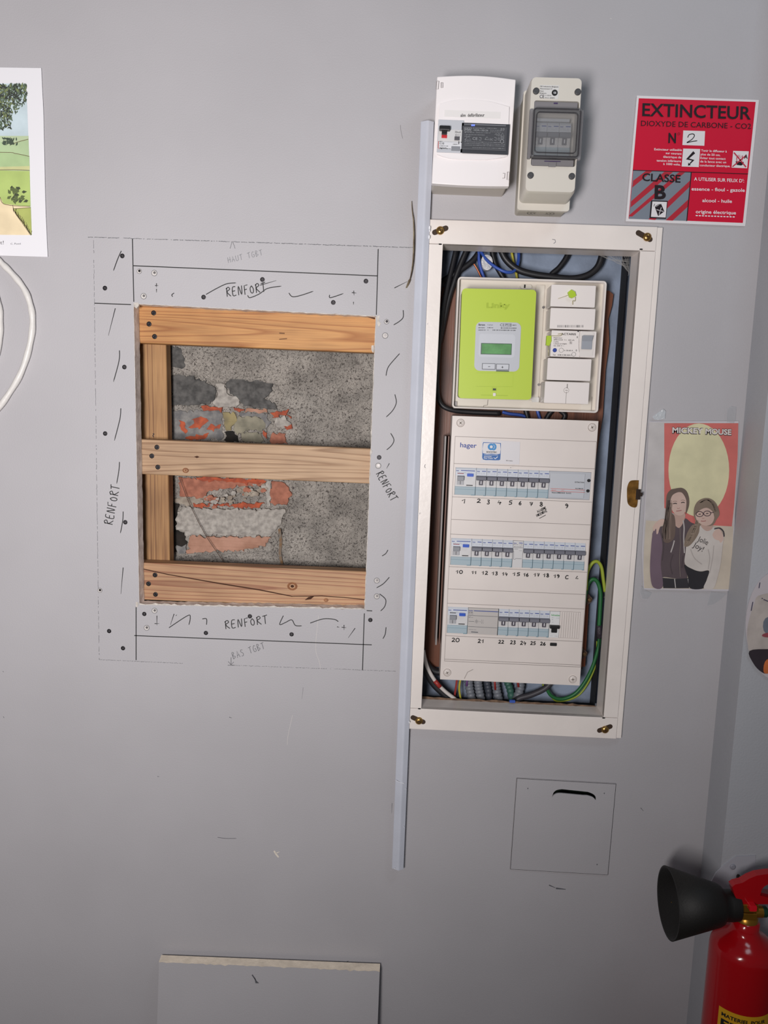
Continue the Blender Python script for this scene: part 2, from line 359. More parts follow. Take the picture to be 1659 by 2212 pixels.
ST = [[(262, 542), (254, 560), (245, 585)], [(249, 666), (234, 725)], [(258, 757), (257, 780), (245, 825)], [(261, 882), (259, 905), (247, 952)], [(258, 998), (257, 1015), (252, 1045)], [(266, 1105), (265, 1125), (260, 1152)], [(266, 1226), (261, 1283)],
 [(871, 670), (871, 685), (863, 694), (850, 702)], [(863, 764), (842, 788), (836, 800), (834, 812)], [(853, 852), (856, 870), (848, 887), (834, 901)], [(844, 936), (851, 950), (846, 962), (835, 972)], [(841, 1001), (835, 1012)], [(838, 1188), (833, 1196), (825, 1201)], [(841, 1247), (828, 1261), (813, 1270)], [(820, 1283), (833, 1295), (831, 1310), (822, 1320)],
 [(445, 636), (470, 622), (490, 613), (510, 611)], [(535, 638), (540, 643), (560, 635), (578, 623), (608, 618)], [(562, 616), (597, 606)], [(624, 633), (632, 641), (650, 638), (677, 629)], [(712, 637), (714, 643), (742, 634)], [(852, 622), (880, 608)], [(376, 633), (371, 637), (373, 641)],
 [(376, 1326), (368, 1350)], [(365, 1356), (405, 1330), (411, 1334), (408, 1350)], [(380, 1330), (382, 1328)], [(437, 1337), (446, 1337), (446, 1350)], [(612, 1330), (604, 1349), (616, 1345), (630, 1339), (638, 1351), (652, 1352)], [(670, 1346), (698, 1337), (722, 1338), (731, 1343)], [(767, 1357), (752, 1378)], [(834, 1355), (832, 1370), (827, 1380)], [(728, 1354), (733, 1355)], [(738, 1355), (748, 1356)], [(743, 1350), (743, 1361)],
 [(334, 1347), (344, 1347)], [(339, 1330), (339, 1351)], [(335, 617), (342, 617)], [(338, 612), (338, 621)], [(338, 624), (338, 632)], [(760, 632), (770, 633)], [(764, 628), (765, 638)], [(763.5, 652), (763.5, 658)]]
for l in ST: strokes('marker_stroke', [l], .0004, .0014, ink, wall_back, taper=True)
wf = lambda x, y: W(x, y, .0005)
for s, a, b, cap, mm, wd in (('RENFORT', (490, 641), (575, 630), 20, ink, .0014), ('RENFORT', (243, 1134), (259, 1050), 19, ink, .0014), ('RENFORT', (812, 1024), (845, 1084), 17, ink, .0014), ('RENFORT', (487, 1359), (579, 1347), 18, ink, .0014),
                      ('HAUT TGBT', (493, 568), (568, 551), 12, pencil2, .0008), ('BAS TGBT', (504, 1424), (573, 1401), 14, pencil, .0009)):
    g = G(); hand(g, s, a, b, cap, wd, wf); g.build('handwriting', mm, wall_back)
strokes('pencil_arrow', [[(501, 523), (497, 537)], [(503, 523), (508, 537)]], .0004, .0007, pencil, wall_back)
strokes('pencil_arrow', [[(499, 1420), (499, 1436)], [(493, 1429), (499, 1436), (505, 1430)], [(492, 1437), (507, 1437)]], .0004, .0010, pencil, wall_back, curved=False)
hl = mat('bright chalky plaster', (214, 208, 204), .8)
for x, y in ((264.5, 553), (227, 622.5), (440, 642), (567, 604), (790.5, 607.5), (720, 653.5), (269, 793), (227.5, 936.5), (271, 1128), (312, 1326), (236, 1363), (266, 1400), (445, 1367), (540, 1331), (630, 1370), (800, 1339), (819, 988)):
    g = G(); screw_head(g, W(x, y, -.0006), .0041, .0012); g.build('screw', blkm, wall_back)
def ring(x, y, r, h, name, parent, m1, m2, m3, inner=.55):
    P = W(x, y, h); g = G(); g.lathe(P, (0, -1, 0), [(0, r * 1.15), (.0005, r * 1.15), (.0007, r)], 18); o = g.build(name, m1, parent)
    g = G(); g.lathe(P + Vector((0, -.0007, 0)), (0, -1, 0), [(0, r * .93), (.0002, r * .93)], 18); g.build('countersink', m2, o)
    g = G(); g.lathe(P + Vector((0, -.0009, 0)) + Vector((r * .12, 0, r * .15)), (0, -1, 0), [(0, r * inner), (.0002, r * inner)], 14); g.build('hole_bottom', m3, o)
hr = mat('hole rim', (130, 128, 130), .7); hm = mat('old screw', (120, 116, 116), .4, .7)
for x, y in ((333.5, 590), (310.5, 640), (832, 725), (814, 1254), (814, 1288), (334, 1319), (317, 1356), (817, 1006)): ring(x, y, .0043, 0, 'screw_hole', wall_back, hr, hl, hm, .5)
for x, y in ((301, 586), (835, 695), (216, 1275)): ring(x, y, .0036, 0, 'screw_hole', wall_back, hr, hl, blkm, .6)
scf = mat('dark scuff', (92, 92, 98), .8); scl = mat('pale chip', (232, 222, 208), .8)
for l, mm, wd in (([(592, 1838), (597, 1846), (602, 1852)], scl, .003), ([(596, 1843), (604, 1840)], scl, .002), ([(470, 1809), (488, 1811), (511, 1811)], scf, .0008), ([(495, 1549), (501, 1551)], scf, .001), ([(1186, 1912), (1200, 1918)], scf, .002), ([(1201, 1919), (1222, 1921)], scf, .003),
                  ([(1384, 1745), (1390, 1752)], scf, .001), ([(722, 2078), (740, 2081), (753, 2076)], scf, .0012), ([(688, 1330), (682, 1400), (690, 1430), (692, 1447)], hl, .0006), ([(632, 1545), (622, 1590), (621, 1610)], hl, .0006), ([(865, 270), (866, 282), (870, 300)], hr, .0006), ([(1318, 40), (1322, 41)], hl, .001), ([(340, 1677), (344, 1678)], scf, .001), ([(655, 1485), (652, 1510)], scf, .0004), ([(6, 1450), (8, 1452)], scf, .001), ([(7, 1548), (9, 1551)], scf, .001), ([(847, 1735), (846, 1757)], scf, .0008)):
    strokes('wall_mark', [l], .0003, wd, mm, wall_back, taper=True)
# ------------------------------------------------------------------ masonry behind the opening
YM = -.105
def vnoise(shape, cell, seed):
    r_ = np.random.default_rng(seed); ny, nx = shape; gy, gx = int(ny / cell) + 3, int(nx / cell) + 3
    a = r_.random((gy, gx)); y = np.arange(ny) / cell; x = np.arange(nx) / cell
    y0 = y.astype(int); x0 = x.astype(int); fy = y - y0; fx = x - x0; fy = fy * fy * (3 - 2 * fy); fx = fx * fx * (3 - 2 * fx)
    A = a[np.ix_(y0, x0)]; B = a[np.ix_(y0, x0 + 1)]; Cc = a[np.ix_(y0 + 1, x0)]; Dd = a[np.ix_(y0 + 1, x0 + 1)]
    return (A * (1 - fx) + B * fx) * (1 - fy)[:, None] + (Cc * (1 - fx) + Dd * fx) * fy[:, None]
def inpoly(X, Y, pl):
    c = np.zeros(X.shape, bool); n = len(pl)
    for i in range(n):
        x1, y1 = pl[i]; x2, y2 = pl[(i + 1) % n]
        c ^= ((y1 > Y) != (y2 > Y)) & (X < (x2 - x1) * (Y - y1) / (y2 - y1 + 1e-9) + x1)
    return c
A_, B_ = W(285, 650, YM), W(835, 1335, YM); NX, NZ = 380, 400
xs = np.linspace(A_.x - .06, B_.x + .06, NX); zs = np.linspace(B_.z - .06, A_.z + .06, NZ)
XX, ZZ = np.meshgrid(xs, zs)
cam_v = np.stack([XX.ravel(), np.full(XX.size, D - YM), ZZ.ravel() - CZ]); pr = M @ cam_v; PXX = (CX + FPX * pr[0] / pr[2]).reshape(XX.shape); PYY = (CY + FPX * pr[1] / pr[2]).reshape(XX.shape)
jx = (vnoise(XX.shape, 7, 31) - .5) * 16; jy = (vnoise(XX.shape, 7, 32) - .5) * 16
E1 = [(360, 812), (420, 808), (470, 828), (500, 822), (585, 826), (612, 850), (606, 880), (640, 888), (640, 965), (360, 965)]
E2 = [(360, 1025), (632, 1040), (634, 1085), (616, 1105), (612, 1150), (586, 1192), (400, 1205), (360, 1205)]
E3 = [(365, 750), (392, 760), (398, 790), (392, 812), (365, 812)]
ex = inpoly(PXX + jx * .5, PYY + jy * .5, E1) | inpoly(PXX + jx * .5, PYY + jy * .5, E2)
n1 = vnoise(XX.shape, 2.2, 1); n2 = vnoise(XX.shape, 6, 2); n3 = vnoise(XX.shape, 22, 3); n4 = vnoise(XX.shape, 1.6, 4)
rid = 1 - np.abs(2 * n1 - 1)
Hh = .0022 * rid + .0018 * n2 + .003 * n3 + .0006 * n4
Hh = np.where(ex, -.0055 + .0015 * n1 + .002 * n3, Hh)
soft = np.clip((PYY - 1185) / 30, 0, 1) * np.clip((760 - PXX) / 80, 0, 1); Hh = Hh * (1 - .5 * soft)
V = np.stack([XX.ravel(), -(YM + Hh).ravel(), ZZ.ravel()], 1)
idx = np.arange(NX * NZ).reshape(NZ, NX); Fq = np.stack([idx[:-1, :-1].ravel(), idx[:-1, 1:].ravel(), idx[1:, 1:].ravel(), idx[1:, :-1].ravel()], 1)
rm = mat('roughcast render', (152, 146, 139), .95, var=.10, vs=26, bump=.5, bs=500)
nt = rm.node_tree; bs_ = nt.nodes['Principled BSDF']; tcn = nt.nodes.new('ShaderNodeTexCoord'); nn_ = nt.nodes.new('ShaderNodeTexNoise'); nn_.inputs['Scale'].default_value = 300; nn_.inputs['Detail'].default_value = 8; nn_.inputs['Roughness'].default_value = .7; nn_.inputs['Distortion'].default_value = 1.2
nt.links.new(tcn.outputs['Object'], nn_.inputs['Vector']); rr_ = nt.nodes.new('ShaderNodeValToRGB'); rr_.color_ramp.elements[0].position = .40; rr_.color_ramp.elements[0].color = lin((112, 108, 108)); rr_.color_ramp.elements[1].position = .50; rr_.color_ramp.elements[1].color = (1, 1, 1, 1)
nt.links.new(nn_.outputs['Fac'], rr_.inputs['Fac']); mx = nt.nodes.new('ShaderNodeMixRGB'); mx.blend_type = 'MULTIPLY'; mx.inputs[0].default_value = 1
src = bs_.inputs['Base Color'].links[0].from_socket; nt.links.new(src, mx.inputs[1]); nt.links.new(rr_.outputs[0], mx.inputs[2]); nt.links.new(mx.outputs[0], bs_.inputs['Base Color'])
me = bpy.data.meshes.new('wall_masonry'); me.vertices.add(len(V)); me.vertices.foreach_set('co', V.ravel()); me.loops.add(Fq.size); me.loops.foreach_set('vertex_index', Fq.ravel())
me.polygons.add(len(Fq)); me.polygons.foreach_set('loop_start', np.arange(len(Fq)) * 4); me.update(calc_edges=True); me.materials.append(rm)
me.polygons.foreach_set('use_smooth', [True] * len(Fq))
wall_mas = bpy.data.objects.new('wall_masonry', me); C.objects.link(wall_mas); wall_mas['kind'] = 'structure'
k6 = cc(280, 640, 3.0164); k7 = cc(280, 930, 3.0164)
m_slate = mat('dark slate render', (100, 98, 96), .9, c2=(70, 69, 68), vs=110, bump=.8, bs=160)
m_brick = mat('orange red brick', (188, 92, 60), .9, c2=(146, 74, 56), vs=90, bump=.6, bs=150)
m_brick2 = mat('pale red brick', (180, 118, 96), .9, c2=(150, 96, 78), vs=90, bump=.9, bs=150)
m_pink = mat('pinkish brick', (186, 142, 122), .9, c2=(160, 118, 98), vs=34, bump=.6, bs=150)
m_mort = mat('grey mortar', (140, 137, 134), .95, c2=(108, 107, 108), vs=90, bump=.8, bs=200)
m_mlight = mat('light mortar', (182, 176, 168), .95, c2=(146, 140, 134), vs=120, bump=.8, bs=220)
m_yel = mat('yellowish mortar', (158, 144, 104), .95, c2=(126, 116, 90), vs=40, bump=.6, bs=160)
m_stone = mat('greenish stone', (150, 144, 126), .95, c2=(118, 114, 100), vs=46, bump=.7, bs=160)
m_gap = mat('dark gap', (44, 38, 34), .95, c2=(26, 24, 22), vs=50)  # near-black fill for the gaps in the mortar
m_crumb = mat('crumbled mortar', (176, 166, 152), .95, c2=(136, 124, 112), vs=60, bump=.6)
def chunk(name, pts, k, top, m, seed=0, jit=1.9, depth=.012):
    """irregular broken piece with a lumpy face"""
    r_ = random.Random(seed); P = [k(*p) for p in pts]; out = []
    for i in range(len(P)):
        a, b = P[i], P[(i + 1) % len(P)]; n = max(1, int(math.hypot(b[0] - a[0], b[1] - a[1]) / 5))
        for j in range(n): out.append((a[0] + (b[0] - a[0]) * j / n + r_.gauss(0, jit), a[1] + (b[1] - a[1]) * j / n + r_.gauss(0, jit)))
    cx = sum(p[0] for p in out) / len(out); cy = sum(p[1] for p in out) / len(out)
    F = [W(x, y, YM + top + r_.uniform(-.0006, .0006)) for x, y in out]
    sh = [W(cx + (x - cx) * .965, cy + (y - cy) * .965, YM + top + .0008 + r_.uniform(-.0004, .0006)) for x, y in out]
    g = G(); n = len(out); g.tess([sh]); g.add(sh + F, [[i, i + n, (i + 1) % n + n, (i + 1) % n] for i in range(n)])
    bk = [p + Vector((0, depth, 0)) for p in F]; g.add(F + bk, [[i, i + n, (i + 1) % n + n, (i + 1) % n] for i in range(n)])
    return g.build(name, m, wall_mas)
R6 = [('slate_render', [(268, 515), (350, 512), (430, 535), (520, 565), (555, 600), (560, 650), (520, 700), (430, 712), (268, 715)], .000, m_slate), ('slate_render', [(620, 560), (700, 530), (850, 520), (925, 555), (925, 620), (880, 670), (960, 710), (970, 740), (740, 720), (715, 670), (650, 630)], .000, m_slate),
 ('slate_render', [(268, 330), (340, 345), (350, 400), (365, 460), (330, 470), (268, 450)], .005, m_slate),
 ('mortar_patch', [(560, 560), (610, 570), (640, 640), (710, 665), (720, 715), (600, 725), (530, 705), (575, 650)], .002, m_mlight),
 ('mortar_patch', [(268, 745), (600, 748), (612, 930), (520, 940), (268, 930)], -.0018, m_mort),
 ('brick', [(470, 722), (600, 722), (600, 748), (500, 744)], .001, m_brick), ('brick', [(670, 728), (750, 728), (748, 750), (680, 750)], .001, m_brick), ('mortar_patch', [(760, 728), (900, 738), (895, 758), (755, 752)], .000, m_pink),
 ('brick', [(400, 790), (500, 785), (512, 810), (470, 850), (390, 855), (420, 825)], -.001, m_brick), ('brick', [(325, 805), (350, 810), (380, 890), (365, 900), (330, 840)], -.001, m_brick), ('brick', [(505, 870), (530, 832), (592, 838), (590, 860), (540, 878)], -.001, m_brick), ('brick', [(370, 915), (440, 905), (518, 895), (500, 925), (400, 938), (355, 935)], -.001, m_brick),
 ('mortar_patch', [(612, 755), (690, 760), (695, 800), (650, 870), (620, 880)], .000, m_yel), ('stone', [(700, 790), (780, 780), (850, 790), (885, 850), (870, 880), (770, 870), (700, 900), (670, 860)], .000, m_stone), ('stone', [(720, 900), (780, 880), (860, 890), (870, 930), (850, 955), (740, 950)], -.001, m_stone),
 ('mortar_patch', [(710, 760), (900, 765), (915, 850), (880, 850), (850, 785), (720, 780)], -.001, m_mort),
 ('mortar_gap', [(620, 880), (670, 870), (715, 950), (622, 945)], -.0012, m_gap),
 ('brick', [(925, 760), (1030, 745), (1050, 800), (1030, 780), (975, 775), (945, 790)], .002, m_brick), ('brick', [(860, 870), (900, 890), (895, 925), (875, 915)], .001, m_brick), ('brick', [(1010, 855), (1055, 830), (1060, 858), (1020, 868)], .002, m_brick),
 ('mortar_patch', [(945, 795), (1000, 780), (1040, 800), (1050, 840), (1000, 865), (950, 850)], .001, m_mlight), ('brick', [(920, 890), (1010, 895), (1020, 962), (918, 958)], .000, m_brick2)]
R7 = [('brick', [(320, 305), (885, 322), (882, 355), (700, 365), (500, 400), (480, 440), (330, 430), (322, 380)], .000, m_brick2), ('brick', [(430, 300), (882, 318), (882, 352), (700, 340), (440, 322)], .003, m_brick),
 ('brick', [(918, 335), (1000, 335), (1035, 370), (1050, 430), (1020, 480), (945, 490), (918, 470)], .001, m_brick2), ('brick', [(420, 480), (880, 470), (840, 498), (560, 495), (420, 500)], .000, m_brick),
 ('mortar_patch', [(330, 430), (480, 440), (440, 490), (360, 490), (280, 455)], -.001, m_crumb),
 ('mortar_patch', [(310, 520), (350, 505), (1015, 515), (1000, 570), (960, 640), (910, 690), (380, 680), (310, 640), (300, 570)], .003, m_mlight),
 ('brick', [(385, 690), (915, 695), (880, 750), (750, 780), (560, 785), (375, 800)], .001, m_pink), ('mortar_gap', [(268, 470), (320, 480), (300, 640), (372, 690), (372, 780), (268, 790)], -.0010, m_gap),
 ('stone', [(300, 760), (360, 750), (370, 800), (310, 800)], .001, m_mort), ('mortar_patch', [(885, 320), (918, 335), (918, 500), (890, 500)], .000, m_mlight)]
for i, (n_, pts, t, mm) in enumerate(R6): chunk(n_, pts, k6, t, mm, i)
for i, (n_, pts, t, mm) in enumerate(R7): chunk(n_, pts, k7, t, mm, 50 + i)
rd2 = random.Random(5)
for i in range(46):   # rubble
    t = rd2.random(); x = 470 + 430 * t + rd2.gauss(0, 16); y = 470 - 90 * t + rd2.gauss(0, 22); r = rd2.uniform(8, 26)
    pts = [(x + r * rd2.uniform(.7, 1.2) * math.cos(a), y + r * .75 * rd2.uniform(.7, 1.2) * math.sin(a)) for a in [k * 1.047 for k in range(6)]]
    chunk('rubble', pts, k7, rd2.uniform(.001, .006), rd2.choice([m_crumb, m_crumb, m_brick2, m_mlight]), 100 + i, .5)
strokes('hairline_wire', [[k7(*p) for p in ((325, 305), (370, 430), (430, 560), (500, 690), (560, 780), (630, 880))]], YM + .013, .0011, mat('rusty wire', (70, 50, 40), .8), wall_mas)
strokes('rust_stain', [[k7(*p) for p in ((975, 640), (985, 720), (980, 800), (995, 885))]], YM + .0085, .005, mat('rust stain', (128, 96, 62), .95, c2=(120, 112, 104), vs=120), wall_mas)
# cavity lining between the board and the masonry
def liner(name, a, b, y0, y1, m, back=False):
    g = G(); x0, x1, z0, z1 = a.x, b.x, b.z, a.z
    c = [(x0, z1), (x1, z1), (x1, z0), (x0, z0)]
    for i in range(4):
        p, q = c[i], c[(i + 1) % 4]; g.add([(p[0], y0, p[1]), (q[0], y0, q[1]), (q[0], y1, q[1]), (p[0], y1, p[1])], [[0, 1, 2, 3]])
    if back: g.add([(x0, y1, z0), (x1, y1, z0), (x1, y1, z1), (x0, y1, z1)], [[0, 1, 2, 3]])
    return g.build(name, m, kind='structure')
# ------------------------------------------------------------------ timber reinforcement frame
w1 = mat_wood('honey spruce', (210, 154, 94), (172, 112, 60), 'X', 19, 2.0)
w2 = mat_wood('pale spruce', (200, 166, 132), (156, 120, 88), 'X', 22, 7.3)
w3 = mat_wood('reddish spruce', (200, 158, 120), (158, 106, 78), 'X', 17, 4.4)
w4 = mat_wood('weathered spruce', (182, 138, 90), (138, 94, 56), 'Z', 12, 1.1, fine=.45)
def beam(name, q, y0, th, m, label, ext, screws):
    f = Fr(*q, -y0); t = empty(name, f.p(0, f.v0, -th), label, 'timber', 'timbers framing the square opening')
    g = G(); g.box(f, f.u0 - ext[0], f.v0, f.u1 + ext[1], f.v1, -th, 0); g.build('plank', m, t, bevel=.002)
    for x, y in screws:
        P = f.q(x, y); g = G(); screw_head(g, P, .0042, .0012); g.build('screw', blkm, t)
    return t, f
b1, f1 = beam('timber_rail', ((299, 658), (812, 681), (300, 743), (807, 760)), .0275, .03, w1, 'honey-coloured horizontal timber across the top of the square wall opening', (.03, .03), ((332, 676), (322, 700), (334, 727)))
b2, f2 = beam('timber_rail', ((300, 948), (802, 970), (300, 1026), (799, 1043)), .0275, .03, w2, 'pale horizontal timber across the middle of the square wall opening', (.03, .03), ((339, 966), (328, 985), (341, 1009)))
b3, f3 = beam('timber_rail', ((303, 1218), (792, 1232), (302, 1301), (788, 1310)), .0275, .03, w3, 'cracked reddish horizontal timber along the bottom of the wall opening', (.03, .03), ((335, 1242), (321, 1261), (336, 1284)))
b4, f4 = beam('timber_stud', ((296, 700), (364, 700), (298, 1270), (362, 1270)), .058, .028, w4, 'weathered vertical timber stud at the left side of the square opening', (.02, 0), ())
crk = mat('crack in timber', (70, 40, 24), .9); knot = mat('timber knot', (150, 96, 56), .7, c2=(120, 72, 40), vs=120)
k8 = cc(280, 930, 3.0164)
def on(f, pts, k): return [f.q(*k(*p), .0004) for p in pts]
g = G()
a = on(f3, [(70, 895), (250, 935), (600, 995), (850, 1035), (1060, 1078)], k8); bq = on(f3, [(1060, 1084), (850, 1043), (600, 1003), (250, 941), (70, 901)], k8); g.tess([a + bq]); g.ribbon(on(f3, [(1060, 1080), (1160, 1080), (1250, 1078), (1400, 1088), (1535, 1102)], k8), .0014)
g.tess([on(f3, [(1140, 1105), (1165, 1085), (1205, 1078), (1180, 1100)], k8)]); g.build('crack', crk, b3)
for f, b, x, y, r in ((f3, b3, 1060, 1015, .009), (f3, b3, 1280, 1105, .004), (f2, b2, 365, 260, .0055)):
    for j, (rr2, mm) in enumerate(((r, knot), (r * .55, w3), (r * .35, crk if r > .006 else knot))):
        g = G(); P = f.q(*k8(x, y), .0004 + .0002 * j); g.add([P + Vector((rr2 * math.cos(t), 0, rr2 * .8 * math.sin(t))) for t in [2 * math.pi * i / 20 for i in range(20)]], [list(range(20))]); g.build('knot', mm, b)
g = G(); g.tess([on(f2, [(420, 170), (440, 165), (455, 172), (438, 180)], k8)]); g.build('knot', crk, b2)
g = G(); g.tess([[f1.q(*k6(*p), .0004) for p in ((1500, 112), (1540, 135), (1598, 150), (1603, 118))]]); g.build('dark_stain', crk, b1)
g = G(); g.ribbon([f1.q(*k6(*p), .0004) for p in ((975, 240), (1010, 242))], .002); g.ribbon([f1.q(*k6(*p), .0004) for p in ((975, 280), (1025, 276))], .0016); g.build('dark_stain', mat('faint dark stain', (120, 84, 56), .8), b1)
g = G(); g.ribbon(smooth([f4.q(*k6(*p), .0005) for p in ((150, 895), (160, 898), (150, 908), (158, 918))], 4), .0012); g.build('nail', blkm, b4)
# ------------------------------------------------------------------ niche
NB = .092
a0 = fi[0]; a1 = fi[2]
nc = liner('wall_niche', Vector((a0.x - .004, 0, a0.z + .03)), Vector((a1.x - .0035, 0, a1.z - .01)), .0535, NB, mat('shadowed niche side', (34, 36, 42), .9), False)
g = G(); g.add([(a0.x - .004, NB, a1.z - .01), (a1.x + .014, NB, a1.z - .01), (a1.x + .014, NB, a0.z + .03), (a0.x - .004, NB, a0.z + .03)], [[0, 1, 2, 3]])
g.build('niche_back', mat('blue grey niche paint', (134, 146, 166), .75, var=.12, vs=14, bump=.3), nc)
g = G()
m_board = mat_wood('red brown board', (122, 72, 48), (84, 44, 28), 'Z', 5, 3.3, rough=.45, fine=.3)
fbd = Fr((935, 625), (1324, 632), (912, 1445), (1268, 1452), -.076)
bx = [fbd.p(*fbd.uv(x, y)) for x, y in ((934, 620), (990, 620), (1316, 628), (1325, 636), (1322, 660), (1314, 690), (1316, 740), (1308, 800), (1302, 900), (1286, 1000), (1272, 1240), (1262, 1300), (1258, 1445), (905, 1440))]
g.prism(bx, (0, .014, 0)); g.build('mounting_board', m_board, label='red-brown wooden board behind the meter and the fuse panel in the niche', cat='board')
# ------------------------------------------------------------------ cabinet frame
fo = Fr((900, 476), (1431, 488), (868, 1577), (1346, 1595), CH_F)
cf = empty('cabinet_frame', ci.p(0, fo.v0, -CH_F), 'off-white painted metal frame around the electrical niche', 'frame')
uL = min(ci.uv(924, 478)[0], ci.uv(874, 1577)[0]); fo_u = (ci.uv(1431, 488)[0] + ci.uv(1346, 1595)[0]) / 2; v_t = (ci.uv(935, 478)[1] + ci.uv(1421, 486)[1]) / 2; v_b = (ci.uv(888, 1577)[1] + ci.uv(1333, 1594)[1]) / 2
uo = (ci.uv(1418, 520)[0] + ci.uv(1333, 1575)[0]) / 2
g = G(); g.box(ci, uo - .002, v_b, fo_u, v_t, -CH_F, -.003); g.build('outer_flange', white_p, cf, bevel=.001)
g = G(); g.box(ci, uL, ci.v1, uo, v_t, -CH_F, 0); g.build('top_rail', white_p, cf, bevel=.0008)
g = G(); g.box(ci, uL, v_b, uo, ci.v0, -CH_F, 0); g.build('bottom_rail', white_p, cf, bevel=.0008)
g = G(); g.box(ci, uL, ci.v0 + .0006, ci.u0, ci.v1 - .0006, -CH_F, 0); g.build('left_stile', white_p, cf, bevel=.0008)
g = G(); g.box(ci, ci.u1, ci.v0 + .0006, uo, ci.v1 - .0006, -CH_F, 0); g.build('right_stile', white_p, cf, bevel=.0008)
for nm, (u0, v0, u1, v1) in (('left_reveal', (ci.u0 - .0015, ci.v0, ci.u0, ci.v1)), ('right_reveal', (ci.u1, ci.v0, ci.u1 + .0015, ci.v1)), ('top_reveal', (ci.u0, ci.v1, ci.u1, ci.v1 + .0015)), ('bottom_reveal', (ci.u0, ci.v0 - .0015, ci.u1, ci.v0))):
    g = G(); g.box(ci, u0, v0, u1, v1, -.052, -.0007); g.build(nm, white_p, cf)
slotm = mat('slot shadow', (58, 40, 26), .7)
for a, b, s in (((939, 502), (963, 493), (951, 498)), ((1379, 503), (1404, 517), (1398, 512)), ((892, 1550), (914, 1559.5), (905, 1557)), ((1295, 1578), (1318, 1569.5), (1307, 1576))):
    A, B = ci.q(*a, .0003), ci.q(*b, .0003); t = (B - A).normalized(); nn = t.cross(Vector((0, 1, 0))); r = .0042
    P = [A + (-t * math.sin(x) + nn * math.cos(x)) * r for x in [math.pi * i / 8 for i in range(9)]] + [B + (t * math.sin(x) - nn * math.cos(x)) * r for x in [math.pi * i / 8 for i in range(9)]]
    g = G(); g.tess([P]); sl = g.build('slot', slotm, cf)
    g = G(); S = ci.q(*s, .0005); g.lathe(S, (0, -1, 0), [(0, .0066), (.0012, .0064), (.003, .0045), (.0036, .002)], 20); so = g.build('brass_screw', brass, cf)
    g = G(); S2 = S + Vector((0, -.0037, 0))
    for an in (.4, .4 + math.pi / 2): d_ = Vector((math.cos(an), 0, math.sin(an))) * .0035; g.ribbon([S2 - d_, S2 + d_], .001)
    g.build('cross_slot', crk, so)
for x, y in ((951, 527.5), (1385, 538.5), (906, 1531), (1304, 1551)):
    g = G(); P = ci.q(x, y, .0003); g.add([P + Vector((.0028 * math.cos(t), 0, .0012 * math.sin(t))) for t in [2 * math.pi * i / 10 for i in range(10)]], [list(range(10))]); g.build('corner_gap', dark, cf)
kk = cc(1240, 880, 3.255)
g = G(); g.tess([smooth([ci.q(*kk(*p), .0003) for p in ((372, 610), (374, 560), (392, 520), (425, 512), (455, 514))], 4) + smooth([ci.q(*kk(*p), .0003) for p in ((448, 640), (440, 699), (405, 700), (378, 675), (372, 625))], 4)]); lp = g.build('latch_plate', mat('tarnished brass', (150, 108, 52), .35, .7, var=.2, vs=80), cf)
g = G(); g.box(ci, *ci.rect(kk(436, 575), kk(462, 648)), .0, .002); g.box(ci, *ci.rect(kk(455, 598), kk(477, 625)), .0, .003); g.build('latch_hook', mat('dark iron', (58, 46, 40), .5, .6), lp)
g = G(); g.ribbon([ci.q(*p, .0004) for p in ((1193, 517), (1199, 518), (1200, 523), (1196, 526))], .001); g.ribbon([ci.q(*p, .0004) for p in ((1102, 1010), (1104, 1010))], .001); g.ribbon(smooth([ci.q(*p, .0004) for p in ((919, 1003), (917, 1007), (919, 1011))], 4), .0009); g.build('paint_scratch', hr, cf)
# ------------------------------------------------------------------ meter panel
fp = Fr((990, 598), (1312, 606), (976, 882), (1292, 892), -.030)
mp_ = empty('meter_panel', fp.p(0, fp.v0, -.045), 'ivory plastic tray panel carrying the green meter and the main breaker', 'panel')
u0, u1, v0, v1 = fp.u0, fp.u1, fp.v0, fp.v1
g = G(); g.rr(fp, u0, v0, u1, v1, -.045, -.014, .006); g.build('tray_floor', pvc2, mp_)
def rim(g, f, u0, v0, u1, v1, w0, w1, r, t):
    def lp(d, w_):
        out = []
        for cx, cy, a in ((u1 - r, v1 - r, 0), (u0 + r, v1 - r, 90), (u0 + r, v0 + r, 180), (u1 - r, v0 + r, 270)):
            for k in range(6): th = math.radians(a + 18 * k); out.append(f.p(cx + (r - d) * math.cos(th), cy + (r - d) * math.sin(th), w_))
        return out
    rings = [lp(0, w0), lp(0, w1 - t * .3), lp(t * .3, w1), lp(t * .7, w1), lp(t, w1 - t * .3), lp(t, w0)]; n = len(rings[0])
    g.add([p for q in rings for p in q], [[i * n + k, i * n + (k + 1) % n, (i + 1) * n + (k + 1) % n, (i + 1) * n + k] for i in range(5) for k in range(n)], True)
g = G(); rim(g, fp, u0, v0, u1, v1, -.03, 0, .006, .003); g.build('rim', pvc, mp_)
g = G(); g.box(fp, *fp.rect((1158, 615), (1163, 866), -.012), -.016, -.011); g.build('raised_rib', pvc2, mp_, bevel=.001)
for x, y in ((1174, 664), (1164, 831)):
    g = G(); g.lathe(fp.q(x, y, -.010), (0, -1, 0), [(0, .0022), (.0012, .0020)], 12); g.build('rivet', hm, mp_)
k5 = cc(960, 590, 4.3658)
g = G()
for l in ([(410, 1195), (405, 1245), (370, 1250), (365, 1275), (420, 1285)], [(1392, 1165), (1388, 1250), (1384, 1300), (1430, 1300)], [(90, 1210), (120, 1210), (118, 1275)], [(810, 60), (812, 78)], [(820, 1155), (890, 1160), (895, 1220)]):
    g.ribbon([fp.q(*k5(*p), -.0125) for p in l], .0009)
g.build('moulded_line', mat('ivory crease', (140, 132, 122), .6), mp_)
g = G(); g.box(fp, *fp.rect(k5(90, 1210), k5(118, 1275), -.012), -.0135, -.0128); g.build('latch_slot', hm, mp_)
